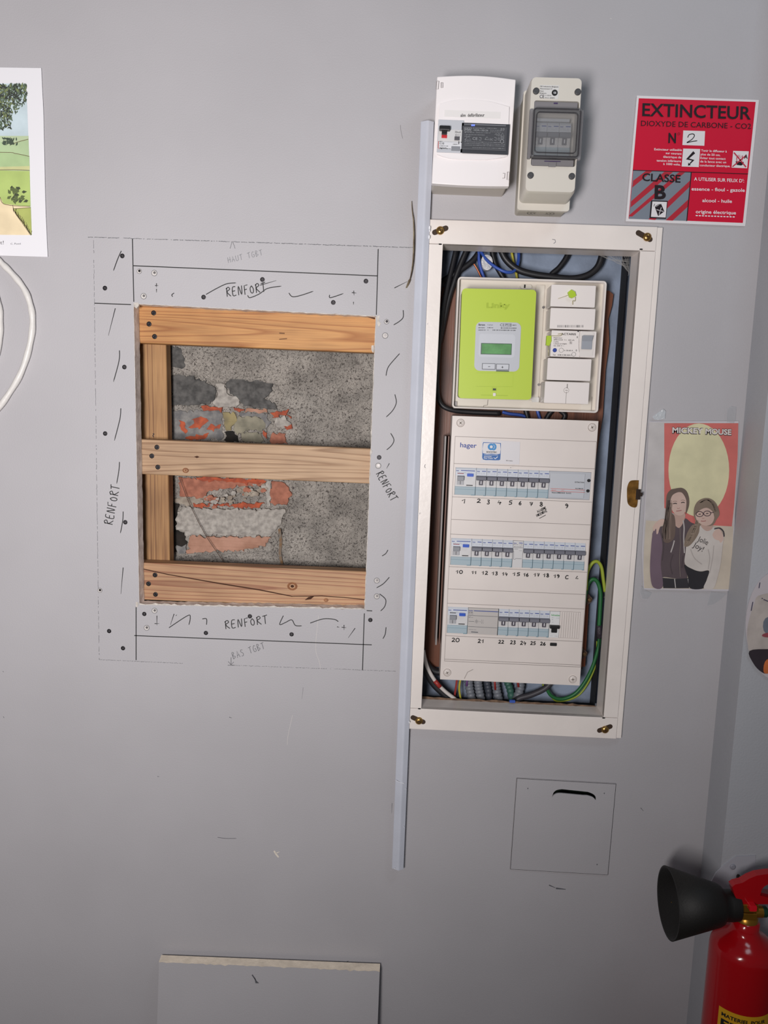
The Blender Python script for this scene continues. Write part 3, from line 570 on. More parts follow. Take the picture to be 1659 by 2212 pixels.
g = G(); g.rr(fp, *fp.rect(k5(825, 1168), k5(890, 1218), -.01), -.0135, -.009, .002); g.build('clear_clip', mat('clear clip', (214, 212, 208), .15), mp_)
g = G(); g.rr(fp, *fp.rect(k5(715, 105), k5(825, 150), -.01), -.0135, -.010, .004); sk = g.build('hinge_tab', pvc2, mp_)
g = G(); g.box(fp, *fp.rect(k5(752, 108), k5(764, 140), -.01), -.0102, -.0095); g.build('tab_slot', dark, sk)
# meter
fm = Fr((999, 623), (1158, 626), (989, 860), (1148, 864), .000)
green = mat('lime green plastic', (186, 208, 66), .45)
mt = empty('electricity_meter', fm.p(0, fm.v0, -.043), 'lime green household electricity meter with small green display', 'meter')
g = G(); g.rr(fm, fm.u0 + .001, fm.v0 + .001, fm.u1 - .001, fm.v1 - .001, -.043, -.012, .004); g.build('housing', mat('meter housing', (150, 150, 146), .4), mt)
g = G(); g.rr(fm, fm.u0, fm.v0, fm.u1, fm.v1, -.012, 0, .006, 6); g.build('green_cover', green, mt, bevel=.0015, label='lime green front cover')
g = G(); g.rr(fm, *fm.rect((1028, 695), (1121, 803)), -.001, .0012, .009, 6); bz = g.build('display_bezel', mat('silver grey plastic', (196, 198, 204), .35), mt, bevel=.0006)
g = G(); g.rr(fm, *fm.rect(k5(330, 572), k5(660, 800)), .0008, .0016, .005, 5); g.build('display_surround', mat('pale grey plastic', (206, 208, 214), .3), bz)
g = G(); g.box(fm, *fm.rect(k5(345, 660), k5(630, 772)), .0014, .0022); g.build('display_frame', mat('display edge', (70, 90, 80), .4), bz)
g = G(); g.box(fm, *fm.rect(k5(352, 666), k5(625, 766)), .002, .0026); g.build('display', mat('green lcd', (106, 160, 104), .25, var=.08, vs=60), bz)
for a, b in (((355, 850), (478, 910)), ((487, 855), (607, 915))):
    g = G(); g.box(fm, *fm.rect(k5(*a), k5(*b)), .001, .0020); bb = g.build('button', mat('button edge', (90, 92, 98), .4), bz)
    g = G(); g.box(fm, *fm.rect(k5(a[0] + 5, a[1] + 5), k5(b[0] - 5, b[1] - 5)), .0018, .0026); g.build('button_face', mat('button face', (204, 206, 212), .35), bz)
g = G(); g.box(fm, *fm.rect(k5(487, 917), k5(607, 930)), .001, .002); g.build('grey_bar', mat('dark teal', (70, 84, 84), .5), bz)
fq = lambda x, y: fm.q(x, y, .0030)
fq1 = lambda x, y: fm.q(x, y, .0016)
g = G(); g.ribbon([fq(*k5(412, 882)), fq(*k5(432, 882))], .0008); g.ribbon([fq(*k5(537, 887)), fq(*k5(557, 887))], .0008); g.ribbon([fq(*k5(547, 877)), fq(*k5(547, 897))], .0008)
text('Itron', k5(322, 495), k5(382, 496), 4.6, 0, None, None, bold=.03, g=g, fn=fq1); text('T10TA7', k5(405, 494), k5(458, 495), 2.6, 0, None, None, g=g, fn=fq1); text('CE', k5(525, 500), k5(568, 501), 6, 0, None, None, g=g, fn=fq1)
text('M18', k5(578, 500), k5(632, 501), 6, 0, None, None, g=g, fn=fq1); text('0071', k5(642, 496), k5(677, 497), 2.6, 0, None, None, bold=.02, g=g, fn=fq1)
for i, (a, b) in enumerate((((322, 515), (380, 515)), ((405, 514), (460, 515)), ((532, 517), (678, 519)), ((320, 537), (390, 537)), ((405, 537), (420, 537)), ((455, 537), (672, 540)))): dashes(g, k5(*a), k5(*b), .0016, fq1, i)
g.ribbon([fq1(*k5(577, 476)), fq1(*k5(632, 478)), fq1(*k5(631, 503)), fq1(*k5(576, 501)), fq1(*k5(577, 476))], .0003)
g.build('lettering', mat('grey print', (70, 72, 78), .6), mt)
gm2 = mat('embossed green', (168, 190, 52), .4)
text('Linky', k5(396, 326), k5(620, 326), 11, 0, gm2, mt, bold=.045, fn=lambda x, y: fm.q(x, y, .0005))
g = G(); g.box(fm, *fm.rect(k5(345, 1146), k5(597, 1158)), 0, .0005)
g.ribbon([fm.q(*k5(*p), .0004) for p in ((300, 940), (650, 940), (645, 1070), (300, 1068))], .0005)
g.ribbon([fm.q(*k5(*p), .0004) for p in ((450, 1078), (493, 1078), (492, 1112), (450, 1112), (450, 1078))], .0006); g.build('moulded_line', gm2, mt)
g = G(); g.box(fm, *fm.rect(k5(457, 1087), k5(486, 1106)), 0, .0006); g.build('icon', mat('dark print', (40, 56, 40), .5), mt)
g = G(); g.rr(fm, *fm.rect(k5(457, 1130), k5(482, 1160)), 0, .003, .001); g.build('seal_tab', pvc, mt)
# main breaker
fa = Fr((1193, 616), (1285, 618), (1177, 872), (1268, 875), .000)
ag = empty('main_breaker', fa.p(0, fa.v0, -.043), 'white main circuit breaker with grey rocker beside the green meter', 'circuit breaker')
aw = mat('warm white plastic', (236, 228, 224), .4)
def aseg(name, a, b, w1=0, m=aw): g = G(); g.rr(fa, *fa.rect(a, b, w1), -.0435, w1, .0012, 2); return g.build(name, m, ag, bevel=.0006)
aseg('terminal_cover', k5(1010, 108), k5(1416, 325)); aseg('upper_body', k5(1003, 327), k5(1412, 536)); lab = aseg('front_plate', k5(1012, 539), k5(1418, 798), .003)
aseg('lower_body', k5(976, 800), k5(1374, 1018)); aseg('terminal_cover', k5(950, 1021), k5(1355, 1236))
g = G(); rocker = fa.rect(k5(1290, 555), k5(1392, 790), .004); g.rr(fa, rocker[0] - .001, rocker[1], rocker[2] + .001, rocker[3], .0025, .0045, .003); g.build('rocker_bezel', pvc, ag, bevel=.0006)
g = G(); u0, v0, u1, v1 = fa.rect(k5(1298, 590), k5(1388, 720), .006); vm = (v0 + v1) / 2
g.profile(fa, u0, u1, [(v0, .003), (v0, .007), (vm + .002, .0075), (v1, .0125), (v1, .003)]); g.build('rocker', mat('grey rocker', (160, 164, 172), .35), ag, bevel=.0005)
fz = lambda x, y: fa.q(x, y, .0034); g = G()
text('ACTARIS', k5(1100, 583), k5(1240, 585), 4.4, 0, None, None, bold=.02, g=g, fn=fz)
for s, a, b, cp in (('Disjoncteur', (1030, 615), (1112, 617), 2.6), ('différentiel  I n', (1030, 633), (1150, 635), 2.6), ('500 mA', (1168, 637), (1226, 638), 2.8), ('2 pôles', (1030, 652), (1078, 653), 2.6), ('S', (1186, 664), (1198, 664), 4.2), ('1 phase protégée', (1030, 670), (1155, 671), 2.6), ('Un 250 V ~', (1030, 690), (1130, 691), 2.6), ('Ir 30-60 A', (1130, 735), (1212, 736), 3.0), ('Test', (1022, 775), (1050, 776), 2.8), ('SOB 4 500 60A S', (1068, 778), (1198, 780), 3.2), ('I', (1250, 612), (1256, 612), 4), ('0', (1238, 737), (1250, 737), 4)):
    text(s, k5(*a), k5(*b), cp, 0, None, None, bold=.01, g=g, fn=fz)
g.ribbon([fz(*k5(*p)) for p in ((1180, 647), (1204, 648), (1203, 668), (1179, 667), (1180, 647))], .0003)
g.ribbon([fz(*k5(*p)) for p in ((1280, 545), (1270, 600), (1268, 700), (1275, 790))], .0004)
for cx_, cy_, r_ in ((1102, 727, .0035), (1220, 765, .0032)): P = fz(*k5(cx_, cy_)); g.ribbon([P + Vector((r_ * math.cos(t), 0, r_ * math.sin(t))) for t in [2 * math.pi * i / 16 for i in range(17)]], .0004)
P = fz(*k5(1262, 548)); g.add([P + Vector((.0013 * math.cos(t), 0, .0013 * math.sin(t))) for t in [2 * math.pi * i / 10 for i in range(10)]], [list(range(10))])
g.build('lettering', mat('dark print b', (40, 40, 44), .6), ag)
g = G(); rd = random.Random(9); x = 1068
while x < 1312: g.ribbon([fa.q(*k5(x, 490), .0004), fa.q(*k5(x, 512), .0004)], rd.choice([.0005, .0009])); x += rd.choice([7, 9, 12])
g.build('barcode', mat('barcode grey', (130, 128, 128), .6), ag)
g = G(); g.lathe(fa.q(*k5(1040, 727), .003), (0, -1, 0), [(0, .0033), (.001, .0033), (.0015, .0026)], 18); g.build('test_button', mat('blue button', (44, 70, 156), .4), ag)
g = G(); P = fa.q(*k5(1150, 1105), .0003); g.ribbon([P + Vector((.0042 * math.cos(t), 0, .0042 * math.sin(t))) for t in [2 * math.pi * i / 18 for i in range(19)]], .0005); g.ribbon([fa.q(*k5(*p), .0003) for p in ((1160, 1045), (1158, 1085))], .0016); g.ribbon([fa.q(*k5(*p), .0003) for p in ((1150, 1120), (1144, 1230))], .0007); g.ribbon([fa.q(*k5(1140, 1104), .0003), fa.q(*k5(1163, 1107), .0003)], .001); g.build('moulded_line', mat('crease grey', (150, 144, 140), .6), ag)
gs = mat('seal green', (176, 206, 50), .4); wire = mat('seal wire', (200, 190, 150), .4, .5)
s1 = empty('lead_seal', fa.q(*k5(1205, 240), .001), 'small lime green security seal dangling at the top of the main breaker', 'seal')
g = G(); g.prism([fa.q(*k5(*p), .006) for p in ((1165, 180), (1195, 155), (1232, 175), (1243, 215), (1205, 235), (1180, 225))], (0, .0055, 0)); g.build('seal_body', gs, s1, bevel=.0003)
g = G(); g.tube(smooth([fa.q(*k5(*p), .002) for p in ((1175, 205), (1120, 225), (1072, 240))], 4), .0004, 6); g.tube(smooth([fa.q(*k5(*p), .003) for p in ((1235, 225), (1232, 262), (1210, 262), (1210, 298))], 4), .0006, 6); g.build('seal_wire', wire, s1)
s2 = empty('lead_seal', fa.q(*k5(985, 690), .001), 'small lime green security seal hanging at the left edge of the main breaker', 'seal')
g = G(); g.prism([fa.q(*k5(*p), .006) for p in ((965, 590), (1008, 590), (1010, 640), (990, 685), (958, 680))], (0, .0055, 0)); g.build('seal_body', gs, s2, bevel=.0003)
g = G(); g.tube(smooth([fa.q(*k5(*p), .005) for p in ((1005, 590), (1060, 592), (1100, 588), (1108, 572), (1070, 575))], 4), .0006, 6); g.tube([fa.q(*k5(*p), .004) for p in ((978, 680), (982, 780))], .0006, 6); g.build('seal_wire', wire, s2)
# ------------------------------------------------------------------ distribution board
fb = Fr((980, 900), (1295, 908), (948, 1468), (1250, 1480), -.012)
db = empty('distribution_board', fb.p(0, fb.v0, -.062), 'tall ivory fuse panel with three rows of breakers in the niche', 'distribution board')
body = mat('distribution cover ivory', (228, 218, 212), .42, var=.015, vs=10)
k3 = cc(960, 890, 4.879); k4 = cc(940, 1140, 4.6083)
ROW = []
for tl, tr, bl in ((k3(118, 582), k3(1552, 635), k3(95, 855)), (k4(162, 97), k4(1500, 157), k4(147, 352)), (k4(128, 785), (1253, 1322), k4(112, 1040))):
    a = fb.uv(*tl); b = fb.uv(*tr); ROW.append([a[0], (a[1] + b[1]) / 2, b[0]])
for r in ROW: r[0] += 0
mw = .0175 if False else sum(r[2] - r[0] for r in ROW) / 39
RH = .0465
u0, u1, v0, v1 = fb.u0, fb.u1, fb.v0, fb.v1
ul = sum(r[0] for r in ROW) / 3
def rl(a, b, c, d, w_): return [fb.p(a, b, w_), fb.p(c, b, w_), fb.p(c, d, w_), fb.p(a, d, w_)]
g = G(); outl = rl(u0, v0, u1, v1, 0); holes = [rl(r[0], r[1] - RH, r[0] + 13 * mw, r[1], 0) for r in ROW]
g.tess([outl] + holes)
for h_ in holes: reveal(h_, .01, g)
n = 4; bk = [p + Vector((0, .05, 0)) for p in outl]; g.add(outl + bk, [[i, (i + 1) % n, (i + 1) % n + n, i + n] for i in range(n)])
g.build('cover', body, db)
g = G()
for h_ in holes: g.tess([[p + Vector((0, .011, 0)) for p in h_]])
g.build('rail_backing', mat('rail backing', (110, 108, 106), .7), db)
# raised middle plates
cu0 = fb.uv(985, 945)[0]; cu1 = fb.uv(1287, 955)[0]; cz = [fb.uv(1130, y)[1] for y in (949, 1001)] 
seamm = mat('cover seam', (158, 150, 146), .6)
ys = [(k3(120, 262), k3(1615, 308)), (k3(105, 543), k3(1572, 598)), (k3(80, 893), k3(1535, 950)), (k3(75, 1130), k3(1510, 1190)), (k3(65, 1285), k3(1500, 1345)),
      (k4(133, 385), k4(1480, 443)), (k4(135, 603), k4(1465, 668)), (k4(118, 750), k4(1450, 808)), (k4(100, 1070), k4(1435, 1135)), ((960, 1424), (1247, 1436)), ((958, 1428), (1247, 1440))]
uA = cu0 - .0015; uB = cu1 + .001
for a, b in ys:
    vv = (fb.uv(*a)[1] + fb.uv(*b)[1]) / 2; g = G(); g.box(fb, uA, vv - .0004, uB, vv + .0004, 0, .0005); g.build('cover_seam', seamm, db)
vt = (fb.uv(*ys[0][0])[1] + fb.uv(*ys[0][1])[1]) / 2; vb_ = (fb.uv(*ys[-1][0])[1] + fb.uv(*ys[-1][1])[1]) / 2
for uu in (uA, uB): g = G(); g.box(fb, uu - .0003, vb_, uu + .0003, vt, 0, .0005); g.build('cover_seam', seamm, db)
for x, y in (k3(170, 115), k3(1555, 162), (966, 1452.5), (1237, 1467)):
    g = G(); P = fb.q(x, y, .0002); g.lathe(P, (0, -1, 0), [(0, .0068), (.0008, .0068), (.0008, .0062), (.0004, .0060), (.0004, .0056), (.0018, .005), (.0022, .003)], 24); s_ = g.build('cover_screw', body, db)
    g = G(); P2 = P + Vector((0, -.0024, 0)); an = .3 + x * .01
    for t in (an, an + 1.57): d_ = Vector((math.cos(t), 0, math.sin(t))) * .0028; g.ribbon([P2 - d_, P2 + d_], .0012)
    g.build('cross_slot', mat('grey brown cross', (128, 118, 108), .6), s_)
    g = G(); g.ribbon([P + Vector((.0064 * math.cos(t), -.0009, .0064 * math.sin(t))) for t in [2 * math.pi * i / 24 for i in range(25)]], .0006); g.build('screw_ring', mat('ring shadow', (120, 112, 106), .7), s_)
blue = mat('deep blue print', (32, 66, 150), .5)
text('hager', k3(166, 370), k3(338, 378), 10.5, 0, blue, db, bold=.012, fn=lambda x, y: fb.q(x, y, .0005))
st = empty('inspection_sticker', fb.q(*k3(590, 555), .0006), 'white inspection sticker with blue tick badge on the fuse panel', 'sticker')
def sq(k, pts, w_): return [fb.q(*k(*p), w_) for p in pts]
g = G(); g.prism(sq(k3, ((392, 285), (798, 315), (790, 555), (378, 535)), .0008), (0, .0004, 0)); g.build('sticker_paper', mat('sticker white', (222, 218, 220), .4), st)
g = G(); g.tess([smooth(sq(k3, ((405, 330), (425, 318), (500, 322), (585, 328), (596, 345), (590, 480), (575, 508), (480, 506), (405, 500), (400, 440)), .001), 2, True)]); g.build('badge_border', mat('badge blue', (52, 104, 170), .5), st)
g = G(); g.tess([smooth(sq(k3, ((411, 336), (428, 325), (500, 328), (578, 334), (589, 348), (586, 440), (500, 440), (406, 434)), .0012), 2, True)]); g.build('badge_field', mat('sticker white', (0, 0, 0)), st)
g = G()
def disc(g, P, r, n=20, rx=1.0): g.add([P + Vector((r * rx * math.cos(t), 0, r * math.sin(t))) for t in [2 * math.pi * i / n for i in range(n)]], [list(range(n))])
disc(g, fb.q(*k3(520, 368), .0013), .0058, rx=.8); disc(g, fb.q(*k3(492, 367), .0014), .0056); g.build('badge_logo', mat('logo blue', (60, 140, 200), .5), st)
g = G(); disc(g, fb.q(*k3(494, 367), .0016), .0024); g.ribbon(sq(k3, ((518, 345), (532, 367), (518, 390)), .0016), .0006); g.build('badge_logo', mat('sticker white', (0, 0, 0)), st)
text('SOCOTEC', k3(442, 428), k3(552, 432), 3.2, 0, ink, st, bold=.03, fn=lambda x, y: fb.q(x, y, .0016))
wt = mat('white print', (232, 232, 236), .5)
g = G(); text('SOCOTEC', k3(418, 474), k3(500, 477), 2.8, 0, None, None, bold=.02, g=g, fn=lambda x, y: fb.q(x, y, .0016)); text('Easy Check', k3(416, 490), k3(512, 494), 2.9, 0, None, None, bold=.02, g=g, fn=lambda x, y: fb.q(x, y, .0016))
g.ribbon(sq(k3, ((418, 449), (565, 455)), .0014), .0005); g.ribbon(sq(k3, ((520, 480), (535, 494), (562, 470)), .0015), .0012); g.build('lettering', wt, st)
text('8D1H0V', k3(650, 517), k3(720, 522), 2.2, 0, ink, st, fn=lambda x, y: fb.q(x, y, .0014))
# modules
lab_m = mat('breaker face', (206, 210, 218), .4); slope_m = mat('breaker top', (190, 192, 196), .45); tog_m = mat('grey toggle', (112, 112, 122), .4); white_b = mat('breaker white', (214, 212, 212), .4)
shr_m = mat('blue tinted shroud', (176, 192, 200), .2); shr2 = mat('blue tinted shroud edge', (134, 160, 172), .3); stem_m = mat('toggle stem', (84, 80, 90), .4)
def txt_local(s, f, u, v, cap, L, w_, g, bold=0):
    vs, fs = glyphs(s, bold); g.add([f.p(u + p.x * L, v + p.y * cap, w_) for p in vs], fs)
def breaker(f, u, v, m_, H, w0, w1, name, label, grp, kind=1, dash=None):
    """u,v: top left corner in frame f; m_: module width"""
    n_ = kind if kind in (1, 2) else 1; wd = m_ * (2 if kind == 2 else 1) ; s = H / .0465; e = .00025
    t = empty(name, f.p(u + wd / 2, v - H, w0), label, 'circuit breaker', grp)
    def P(a): return v - a * s
    g = G(); g.box(f, u + e, P(.0465), u + wd - e, P(0), w0, w1); g.build('body', white_b, t, bevel=.0003)
    g = G(); g.profile(f, u + e, u + wd - e, [(P(.0003), w1), (P(.0028), w1 + .0016), (P(.0135), w1 + .0022), (P(.0135), w1)][::-1]); g.build('label_face', lab_m, t)
    z = w1 + .0024
    g = G(); txt_local('hager', f, u + wd * (.07 if n_ == 1 else .03), P(.0062), .0021, .0048, z, g, .02); g.box(f, u + (wd * .54 if n_ == 1 else wd * .26), P(.0055), u + wd * .93, P(.0044), w1, z); g.build('lettering', blue, t)
    g = G(); fn = lambda x, y: f.p(x, y, z); rdd = random.Random(4)
    for yy in (.0082, .0098):
        x = u + wd * .1
        while x < u + wd * .8: g.ribbon([fn(x, P(yy)), fn(x + .0005, P(yy))], .0006); x += rdd.choice([.0009, .0012, .0016, .003])
    g.build('fine_print', mat('fine print grey', (150, 152, 160), .6), t)
    if n_ == 1:
        g = G(); g.profile(f, u + .0005, u + wd - .0005, [(P(.0195), w1), (P(.0205), w1 + .0055), (P(.0192), w1 + .0078), (P(.0142), w1 + .0070), (P(.0125), w1 + .003), (P(.0125), w1)]); tg = g.build('toggle', tog_m, t, bevel=.0006)
        g = G(); g.box(f, u + wd * .32, P(.0285), u + wd * .68, P(.0195), w1, w1 + .0022); g.build('toggle_stem', stem_m, tg)
        g = G(); g.box(f, u + wd * .46, P(.0265), u + wd * .54, P(.0215), w1 + .002, w1 + .0026); g.build('toggle_mark', wt, tg)
        for a in (.12, .70): g = G(); g.box(f, u + wd * a, P(.0282), u + wd * (a + .18), P(.0225), w1, w1 + .0012); g.build('side_lug', white_b, t, bevel=.0003)
    else:
        g = G(); g.box(f, u + wd * .1, P(.0106), u + wd * .40, P(.0094), w1, w1 + .0026); g.build('dash_mark', dash, t)
        g = G(); g.rr(f, u + wd * .56, P(.0145), u + wd * .86, P(.0095), w1, w1 + .0050, .0008, 3); g.build('test_button', mat('bright blue button', (52, 92, 196), .35), t, bevel=.0004)
        g = G(); g.profile(f, u + wd * .1, u + wd * .42, [(P(.0215), w1), (P(.0215), w1 + .006), (P(.0150), w1 + .0065), (P(.0135), w1 + .003), (P(.0135), w1)]); tg = g.build('toggle', mat('light grey toggle', (150, 152, 158), .4), t, bevel=.0006)
        g = G(); g.box(f, u + wd * .09, P(.029), u + wd * .42, P(.0222), w1, w1 + .0018); g.build('toggle_stem', mat('toggle stem pale', (176, 176, 180), .4), tg, bevel=.0003)
        g = G(); g.box(f, u + wd * .245, P(.0285), u + wd * .265, P(.0228), w1, w1 + .0021); g.build('toggle_mark', ink, tg)
        g = G(); g.box(f, u + wd * .55, P(.0302), u + wd * .86, P(.0288), w1, w1 + .0008); g.build('dash_mark', ink, t)
    g = G(); g.box(f, u + e, P(.0463), u + wd - e, P(.0315), w1 - .001, w1 + .0016, 0, .0006); g.build('terminal_shroud', shr_m, t, bevel=.0004)
    g = G(); g.box(f, u + e, P(.0368), u + wd - e, P(.0362), w1, w1 + .0018); g.box(f, u + wd - e - .0009, P(.0463), u + wd - e - .0003, P(.0315), w1, w1 + .0019); g.box(f, u + wd * .8, P(.0463), u + wd - e, P(.0448), w1, w1 + .0022); g.build('shroud_ridge', shr2, t)
    return t
redp = mat('dark red print', (140, 52, 64), .5)
WB0, WB1 = -.008, .0008
rn = ['top row', 'middle row', 'bottom row']
L1 = ['2', '3', '4', '5', '6', '7', '8']
first = breaker(fb, ROW[0][0] + 2 * mw, ROW[0][1], mw, RH, WB0, WB1, 'circuit_breaker', 'narrow breaker above handwritten 2, first narrow one from the left in the top row', 'single-module breakers in the fuse panel')
index_children()
def put(row, slot, lbl, src=None):
    sx, sy = ROW[0][0] + 2 * mw, ROW[0][1]; d_ = fb.ux * (ROW[row][0] + slot * mw - sx) + fb.uz * (ROW[row][1] - sy)
    c = copy_tree(src or first, None, d_); c['label'] = lbl; return c
for i, n_ in enumerate(L1[1:]): put(0, 3 + i, 'narrow breaker above handwritten %s, %s in the top row' % (n_, ['second from the left', 'third from the left', 'fourth and middle one', 'third from the right', 'second from the right', 'last before the grey control unit'][i]))
for sl, n_ in ((2, '11'), (3, '12'), (4, '13'), (5, '14'), (7, '16'), (8, '17'), (9, '18'), (10, '19'), (11, 'C'), (12, 'L')): put(1, sl, 'narrow breaker above handwritten %s, %s in the middle row' % (n_, {'11': 'beside the wide blue-button breaker', '12': 'second narrow one from the left', '13': 'third narrow one from the left', '14': 'just left of the plain white module', '16': 'just right of the plain white module', '17': 'fifth from the right end', '18': 'fourth from the right end', '19': 'third from the right end', 'C': 'second from the right end', 'L': 'at the right end'}[n_]))
for sl, n_ in ((5, '22'), (6, '23'), (7, '24'), (8, '25'), (9, '26')): put(2, sl, 'narrow breaker above handwritten %s, %s in the bottom row' % (n_, {'22': 'just right of the wide contactor', '23': 'second right of the contactor', '24': 'middle one of five', '25': 'second left of the black-toggle breaker', '26': 'touching the black-toggle breaker'}[n_]))
for r_, n_, dm in ((0, '1', redp), (1, '10', redp), (2, '20', ink)):
    breaker(fb, ROW[r_][0], ROW[r_][1], mw, RH, WB0, WB1, 'residual_current_breaker', 'wide breaker with blue test button above the handwritten %s, left end of the %s' % (n_, rn[r_]), 'double-width breakers with blue buttons', 2, dm)
# remote control unit, top right
def unit(row, s0, n_, name, label, m, cat='module', w1=WB1):
    u = ROW[row][0] + s0 * mw; v = ROW[row][1]; t = empty(name, fb.p(u + n_ * mw / 2, v - RH, WB0), label, cat)
    g = G(); g.box(fb, u + .0003, v - RH + .0003, u + n_ * mw - .0003, v - .0003, WB0, w1); g.build('body', m, t, bevel=.0004); return t, u, v
grm = mat('unit grey', (188, 190, 196), .4)
t9, u, v = unit(0, 9, 4, 'remote_control_module', 'grey emergency-lighting remote control unit at the right end of the top row', grm)
g = G(); g.box(fb, u + .0015, v - .044, u + .0590, v - .003, WB1, WB1 + .002); g.build('front_panel', mat('unit panel grey', (196, 198, 204), .4), t9, bevel=.0004)
fz = lambda x, y: fb.q(x, y, WB1 + .0024)
g = G(); text('EXTINCTION', k3(1375, 745), k3(1472, 749), 2.6, 0, None, None, bold=.02, g=g, fn=fz); text('ALLUMAGE', k3(1378, 811), k3(1462, 815), 2.4, 0, None, None, bold=.02, g=g, fn=fz); text('TELECOMMANDE  B.A.E.S.', k3(1128, 855), k3(1338, 862), 2.8, 0, None, None, bold=.02, g=g, fn=fz); g.build('lettering', ink, t9)
g = G(); g.ribbon([fz(*k3(1120, 806)), fz(*k3(1478, 823))], .0006); g.ribbon([fz(*k3(1118, 832)), fz(*k3(1477, 848))], .0006); text('legrand', k3(1130, 825), k3(1176, 827), 2.2, 0, None, None, g=g, fn=fz); text('BT12', k3(1235, 829), k3(1262, 830), 2, 0, None, None, g=g, fn=fz); g.build('red_stripe', mat('orange red print', (206, 84, 70), .5), t9)
for x, y in ((1520, 722), (1510, 831)): g = G(); g.lathe(fb.q(*k3(x, y), WB1), (0, -1, 0), [(0, .0026), (.0025, .0026), (.003, .002)], 16); g.build('button', blk, t9)
# special module 15, contactor 21, black toggle module, blank
t15, u, v = unit(1, 6, 1, 'timer_module', 'plain white narrow module without toggle above the handwritten 15', white_b, w1=WB1 + .002)
fz = lambda x, y: fb.q(x, y, WB1 + .0026)
g = G(); text('hager', k4(782, 158), k4(812, 160), 2.6, 0, None, None, bold=.02, g=g, fn=fz); g.ribbon([fz(*k4(835, 152)), fz(*k4(872, 154))], .0011); g.build('lettering', blue, t15)
g = G(); g.ribbon([fz(*k4(778, 197)), fz(*k4(872, 201))], .0005); g.ribbon([fz(*k4(782, 232)), fz(*k4(781, 315)), fz(*k4(797, 316)), fz(*k4(798, 305)), fz(*k4(862, 309))], .0005)
for i, (a, b) in enumerate((((782, 166), (825, 167)), ((838, 170), (872, 171)), ((785, 187), (870, 190)), ((787, 212), (825, 213)), ((838, 228), (860, 229)))): dashes(g, k4(*a), k4(*b), .0008, fz, i)
g.build('fine_print', mat('fine print dark', (90, 92, 100), .6), t15)
t21, u, v = unit(2, 2, 3, 'contactor_module', 'wide beige-grey contactor with blue stripe above the handwritten 21', mat('contactor grey', (194, 188, 184), .45), w1=WB1 + .001)
fz = lambda x, y: fb.q(x, y, WB1 + .0015)
g = G(); text('hager', k4(334, 830), k4(378, 832), 3, 0, None, None, bold=.02, g=g, fn=fz); g.ribbon([fz(*k4(385, 826)), fz(*k4(628, 838))], .0012); g.build('lettering', blue, t21)
g = G(); g.ribbon([fz(*k4(332, 872)), fz(*k4(622, 886))], .0006); g.ribbon([fz(*k4(326, 982)), fz(*k4(616, 998))], .0006); g.ribbon([fz(*k4(358, 1037)), fz(*k4(426, 1042))], .0014)
g.ribbon([fz(*k4(333, 931)), fz(*k4(388, 934))], .0006); text('ES 320', k4(334, 848), k4(375, 850), 2.4, 0, None, None, bold=.02, g=g, fn=fz)
for l in (((412, 910), (411, 955)), ((398, 932), (428, 934)), ((400, 922), (426, 923), (425, 945), (399, 944), (400, 922)), ((434, 935), (452, 936)), ((465, 915), (458, 935), (464, 955)), ((480, 916), (473, 936), (479, 956))): g.ribbon([fz(*k4(*p)) for p in l], .0003)
for i, (a, b) in enumerate((((334, 858), (380, 860)), ((334, 882), (355, 883)), ((334, 892), (378, 893)), ((334, 1012), (412, 1017)))): dashes(g, k4(*a), k4(*b), .0007, fz, i)
g.build('print', mat('fine print dark', (90, 92, 100)), t21)
g = G(); g.box(fb, ROW[2][0] + 5 * mw - .0008, ROW[2][1] - RH, ROW[2][0] + 5 * mw - .0002, ROW[2][1], WB0, WB1 + .0016); g.build('dark_gap', dark, t21)
tS, u, v = unit(2, 10, 1, 'circuit_breaker', 'white breaker with black toggle at the right end of the bottom row', mat('bright white plastic', (226, 226, 226), .4), 'circuit breaker', WB1 + .0015)
fz = lambda x, y: fb.q(x, y, WB1 + .0020)
text('Schneider', k4(1156, 876), k4(1243, 880), 3.4, 0, mat('green print', (60, 160, 80), .5), tS, bold=.02, fn=fz)
g = G()
for i, (a, b) in enumerate((((1160, 895), (1185, 896)), ((1205, 900), (1235, 901)), ((1160, 915), (1175, 916)), ((1160, 940), (1178, 941)), ((1145, 1076), (1165, 1077)), ((1190, 1078), (1228, 1080)))): dashes(g, k4(*a), k4(*b), .0007, fz, i)
g.build('fine_print', mat('fine print grey', (0, 0, 0)), tS)
g = G(); g.box(fb, u + .0005, v - .029, u + mw - .0005, v - .0235, WB1, WB1 + .008); g.box(fb, u + mw * .22, v - .037, u + mw * .78, v - .029, WB1, WB1 + .004); g.build('toggle', blk, tS, bevel=.0008)
tB, u, v = unit(2, 11, 2, 'blanking_plate', 'ribbed ivory blanking plate at the far right of the bottom row', body, 'blanking plate', WB1)
g = G()
for i in range(1, 9): g.box(fb, u + i * 2 * mw / 9 - .0002, v - RH + .001, u + i * 2 * mw / 9 + .0002, v - .001, WB1, WB1 + .0004)
g.build('ribs', seamm, tB)
